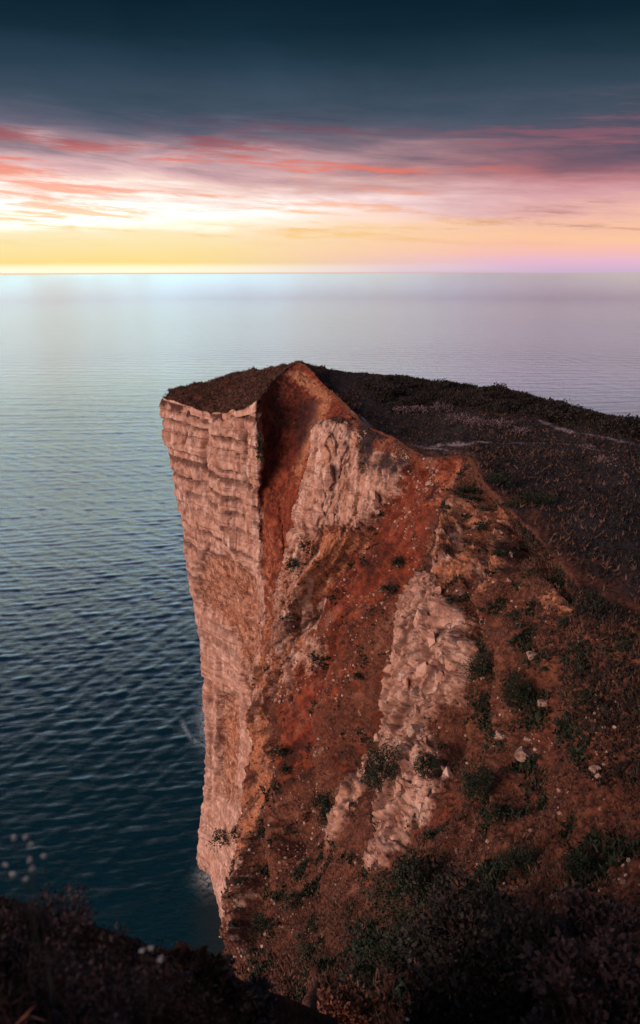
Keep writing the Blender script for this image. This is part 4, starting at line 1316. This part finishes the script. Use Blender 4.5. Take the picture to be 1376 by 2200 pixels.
# ground cover nobody could count
def cover(name, S, weight, n, h, wd, mat, label, seed, flat=0.6, blades=3):
    r = np.random.default_rng(seed)
    pts, nn = S.reshape(-1, 3), normals(S)
    du = np.linalg.norm(np.gradient(S, axis=0), axis=-1)
    dv = np.linalg.norm(np.gradient(S, axis=1), axis=-1)
    wt = (weight * du * dv).ravel()
    wt = np.clip(wt, 0, None)
    cs = np.cumsum(wt)
    i = np.searchsorted(cs, r.random(n) * cs[-1])
    base = pts[i] + r.normal(0, 0.12, (n, 3)) * np.array([1, 1, 0.2])
    hs = (h if np.isscalar(h) else h.ravel()[i])
    base = np.repeat(base, blades, 0)
    hs = np.repeat(np.broadcast_to(hs, (n,)), blades)
    m = len(base)
    dirv = np.stack([r.normal(0, flat, m), r.normal(0, flat, m), np.ones(m)], -1)
    dirv /= np.linalg.norm(dirv, axis=1)[:, None]
    side = np.cross(dirv, r.normal(size=(m, 3)))
    side /= np.linalg.norm(side, axis=1)[:, None] + 1e-9
    L = hs * r.uniform(0.5, 1.4, m)
    wdt = L * wd
    v = np.stack([base - side * wdt[:, None] * 0.5, base + side * wdt[:, None] * 0.5, base + dirv * L[:, None]], 1).reshape(-1, 3)
    return tag(link(name, raw_mesh(name, v, np.arange(3 * m).reshape(m, 3), mat, False)), label, 'ground cover', kind='stuff')


heath_w = np.clip(attD['turf'] - bare - pathm, 0, 1) * (VD > 0.25) * (VD < 5.6)
heath_band = polymask(pxD, pyD, [(780, 830), (860, 805), (1090, 835), (1400, 925), (1400, 960), (1180, 905), (1000, 880), (850, 880)], 16)
clump = sstep(fbm(SD, 0.30, 3, off=5), -0.2, 0.35)
cover('heath', SD, heath_w * (0.25 + clump) * (0.5 + 2.0 * heath_band), 36000, 0.16 + 0.30 * heath_band * (0.4 + clump), 0.5, M_DARK, 'dark heath covering the plateau behind the rim', 41, 0.8)
cover('plateau_grass', SD, np.clip(0.7 * bare + 0.06 - pathm, 0, 1) * (VD > 0.2) * (VD < 5.2), 16000, 0.26, 0.30, M_DRY, 'short dry grass on the headland top', 42, 0.7)
veg = (1 - rib3) * (1 - 0.7 * up3) * front
cover('slope_grass', SC, veg * (UC > 2) * (SC[..., 1] > 8) * sstep(fbm(SC, 0.7, 3, off=14), -0.4, 0.3), 30000, 0.17, 0.20, M_DRY, 'dry brown grass on the near slope', 43, 0.7)
scrub = sstep(fbm(SC, 0.55, 4, 0.6, off=33), 0.18, 0.34)
cover('low_scrub', SC, veg * scrub * (UC > 2) * (SC[..., 1] > 9), 16000, 0.17, 0.55, M_GREEN, 'low dark scrub in patches on the near slope', 47, 0.9)
cover('scree_scrub', SB, (1 - rib2) * visB * sstep(fbm(SB, 0.4, 4, 0.6, off=33), 0.22, 0.36) * (pyB > 1150), 7000, 0.24, 0.55, M_GREEN, 'low dark scrub in patches on the scree', 48, 0.9)
cover('slope_heath', SC, np.clip(darkv, 0, 1) * front * (SC[..., 1] > 10) * (pyC < 1700), 16000, 0.13, 0.40, M_DARK, 'dark low heath on the right of the slope', 44, 0.8)
cover('scree_grass', SB, (0.15 + turfB) * (1 - rib2) * visB, 20000, 0.20, 0.25, M_DRY, 'sparse dry plants on the scree', 45, 0.7)

# ------------------------------------------------------------------ foreground: the bank at the tripod's feet, blurred
E = []
erow = [
    [(-500, 2010, 4.4), (-100, 2030, 4.6), (60, 2060, 4.9), (220, 2110, 5.2), (360, 2140, 5.8), (500, 2180, 7.0), (620, 2215, 8.4), (720, 2250, 9.4)],
    [(-500, 2080, 4.0), (-100, 2100, 4.2), (60, 2130, 4.4), (220, 2160, 4.8), (360, 2190, 5.4), (500, 2220, 6.4), (620, 2250, 7.6), (720, 2280, 8.6)],
    [(-500, 2150, 3.2), (-100, 2180, 3.4), (60, 2200, 3.6), (220, 2220, 4.0), (360, 2240, 4.6), (500, 2260, 5.4), (620, 2290, 6.2), (720, 2320, 6.8)],
    [(-500, 2500, 2.2), (-100, 2500, 2.3), (60, 2500, 2.5), (220, 2500, 2.8), (360, 2500, 3.2), (500, 2500, 3.6), (620, 2500, 4.0), (720, 2500, 4.4)]]
for s_ in range(8):
    st_ = [P(*erow[0][s_]) + np.array([0, 2.0, -30.0]), P(*erow[0][s_]) + np.array([0, 0.8, -2.5])] + [P(*q_[s_]) for q_ in erow]
    st_.append(np.array([st_[-1][0], -1.0, 91.0]))
    E.append(st_)
SE, UE, VE = loft(E, [20] * 7, [8, 8, 24, 24, 20, 10])
SE[..., 2] += 0.10 * fbm(SE, 1.3, 4) * sstep(VE, 0.5, 2)
zE = 0 * SE[..., 0]
bank = tag(link('bank', raw_mesh('bank', SE.reshape(-1, 3), grid_faces(*SE.shape[:2]), M_LAND, True,
                                {'rock': zE, 'orange': zE, 'red': zE, 'turf': zE + 0.5, 'path': zE, 'crack': zE, 'mott': zE})), kind='structure')
fE = Surf(SE)
FG = [
    (30, 2080, 0.48, 0.38, 'e', 'dark blurred bush at the lower left edge of the picture', M_MAUVE),
    (165, 2120, 0.44, 0.33, 'e', 'rusty blurred bush in the lower left corner', M_RUST),
    (285, 2145, 0.42, 0.24, 'e', 'dark brown bush in the foreground between the two rusty ones', M_MAUVE),
    (385, 2165, 0.46, 0.26, 'e', 'rusty bush with grey flower heads in the left foreground', M_RUST),
    (480, 2190, 0.45, 0.24, 'e', 'low mauve brown bush at the foot of the cliff edge in front', M_MAUVE),
    (120, 2230, 0.6, 0.26, 'e', 'dark brown bush at the bottom left corner', M_MAUVE),
    (320, 2250, 0.5, 0.24, 'e', 'brown bush at the bottom edge left of the slope', M_RUST),
    (900, 1900, 1.50, 1.20, 'c', 'large dark green bush spreading below the lower rock rib', M_GREEN),
    (1010, 2010, 1.30, 1.00, 'c', 'black green thicket at the bottom right of the slope', M_DARK),
    (860, 2080, 1.30, 0.90, 'c', 'dark olive bush at the bottom centre', M_GREEN),
    (1130, 2120, 0.95, 0.75, 'c', 'black thicket in the bottom right corner', M_DARK),
    (1300, 2170, 0.75, 0.50, 'c', 'reddish dark bush at the far bottom right', M_MAUVE),
    (980, 2190, 0.80, 0.50, 'c', 'dark bush at the bottom edge right of the centre', M_DARK),
    (1270, 2000, 0.85, 0.45, 'c', 'dark mauve bush near the right edge above the corner thicket', M_MAUVE),
    (760, 2180, 0.80, 0.45, 'c', 'dark rusty bush at the bottom edge left of the centre', M_RUST),
]
for k, (x, y, w_, h_, sh, lab, mt) in enumerate(FG):
    p, n = fE.at(x, y) if sh == 'e' else fC.at(x, y + 40)
    dep = math.hypot(p[1], p[2] - CAMZ)
    shrub(p, n * 0.3, (w_, w_, h_), 6500 if dep < 9 else 6000, 0.034 if dep < 9 else 0.10, lab, mt, 'bush', None, 300 + k, 'bush', 26)

cover('bank_grass', SE, sstep(VE, 1.6, 2.4) * (VE < 4.6), 5200, 0.13 + 0.10 * sstep(fbm(SE, 1.2, 3), -0.2, 0.4), 0.10, M_RUST, 'blurred rusty grass on the bank in the lower left', 46, 0.55, 4)
# pale flower heads on thin stalks, close to the lens
FL = [(28, 1800, 'upper left pale flower head of the group above the left bush'), (55, 1797, 'topmost pale flower head above the left bush'), (64, 1815, 'pale flower head just below the topmost one'),
      (63, 1846, 'pale flower head in the middle of the left group'), (92, 1840, 'rightmost pale flower head of the left group'), (9, 1856, 'pale flower head at the left picture edge'),
      (68, 1866, 'pinkish small flower head below the left group'), (25, 1878, 'pinkish flower head nearest the left bush'), (53, 1888, 'lowest flower head of the left group'),
      (321, 2037, 'bright white flower head in the middle foreground'), (303, 2042, 'faint flower head left of the bright white one'), (342, 2060, 'greenish seed head right of the bright white flower'),
      (878, 2064, 'single pale flower head over the dark bottom bushes'), (872, 2192, 'pale flower head at the bottom edge')]
for k, (x, y, lab) in enumerate(FL):
    r = np.random.default_rng(500 + k)
    Yd = 3.0 if x < 400 else 4.4
    tip = P(x, y, Yd)
    foot = tip + np.array([r.normal(0, 0.05), r.normal(0, 0.05), -0.75])
    root = tag(empty('flower', foot), lab, 'flower', 'pale flower heads in the foreground')
    rel = tip - foot
    vs, fs = [], []
    for j in range(5):
        t = j / 4
        c = rel * t + np.array([0.03 * math.sin(t * 3 + k), 0, 0]) * (1 - t) * t
        for a in range(4):
            vs.append(c + 0.0016 * np.array([math.cos(a * 1.571), math.sin(a * 1.571), 0]))
    for j in range(4):
        for a in range(4):
            b_ = (a + 1) % 4
            fs.append([4 * j + a, 4 * j + b_, 4 * j + 4 + b_, 4 * j + 4 + a])
    link('stalk', raw_mesh('stalk', np.array(vs), np.array(fs), M_STALK, True), root)
    v, f = leaf_cloud(r, 70, (0.009, 0.009, 0.007), 0.008, 0.6)
    link('flower_head', raw_mesh('flower_head', v + rel, f, M_FLOWER, False), root)
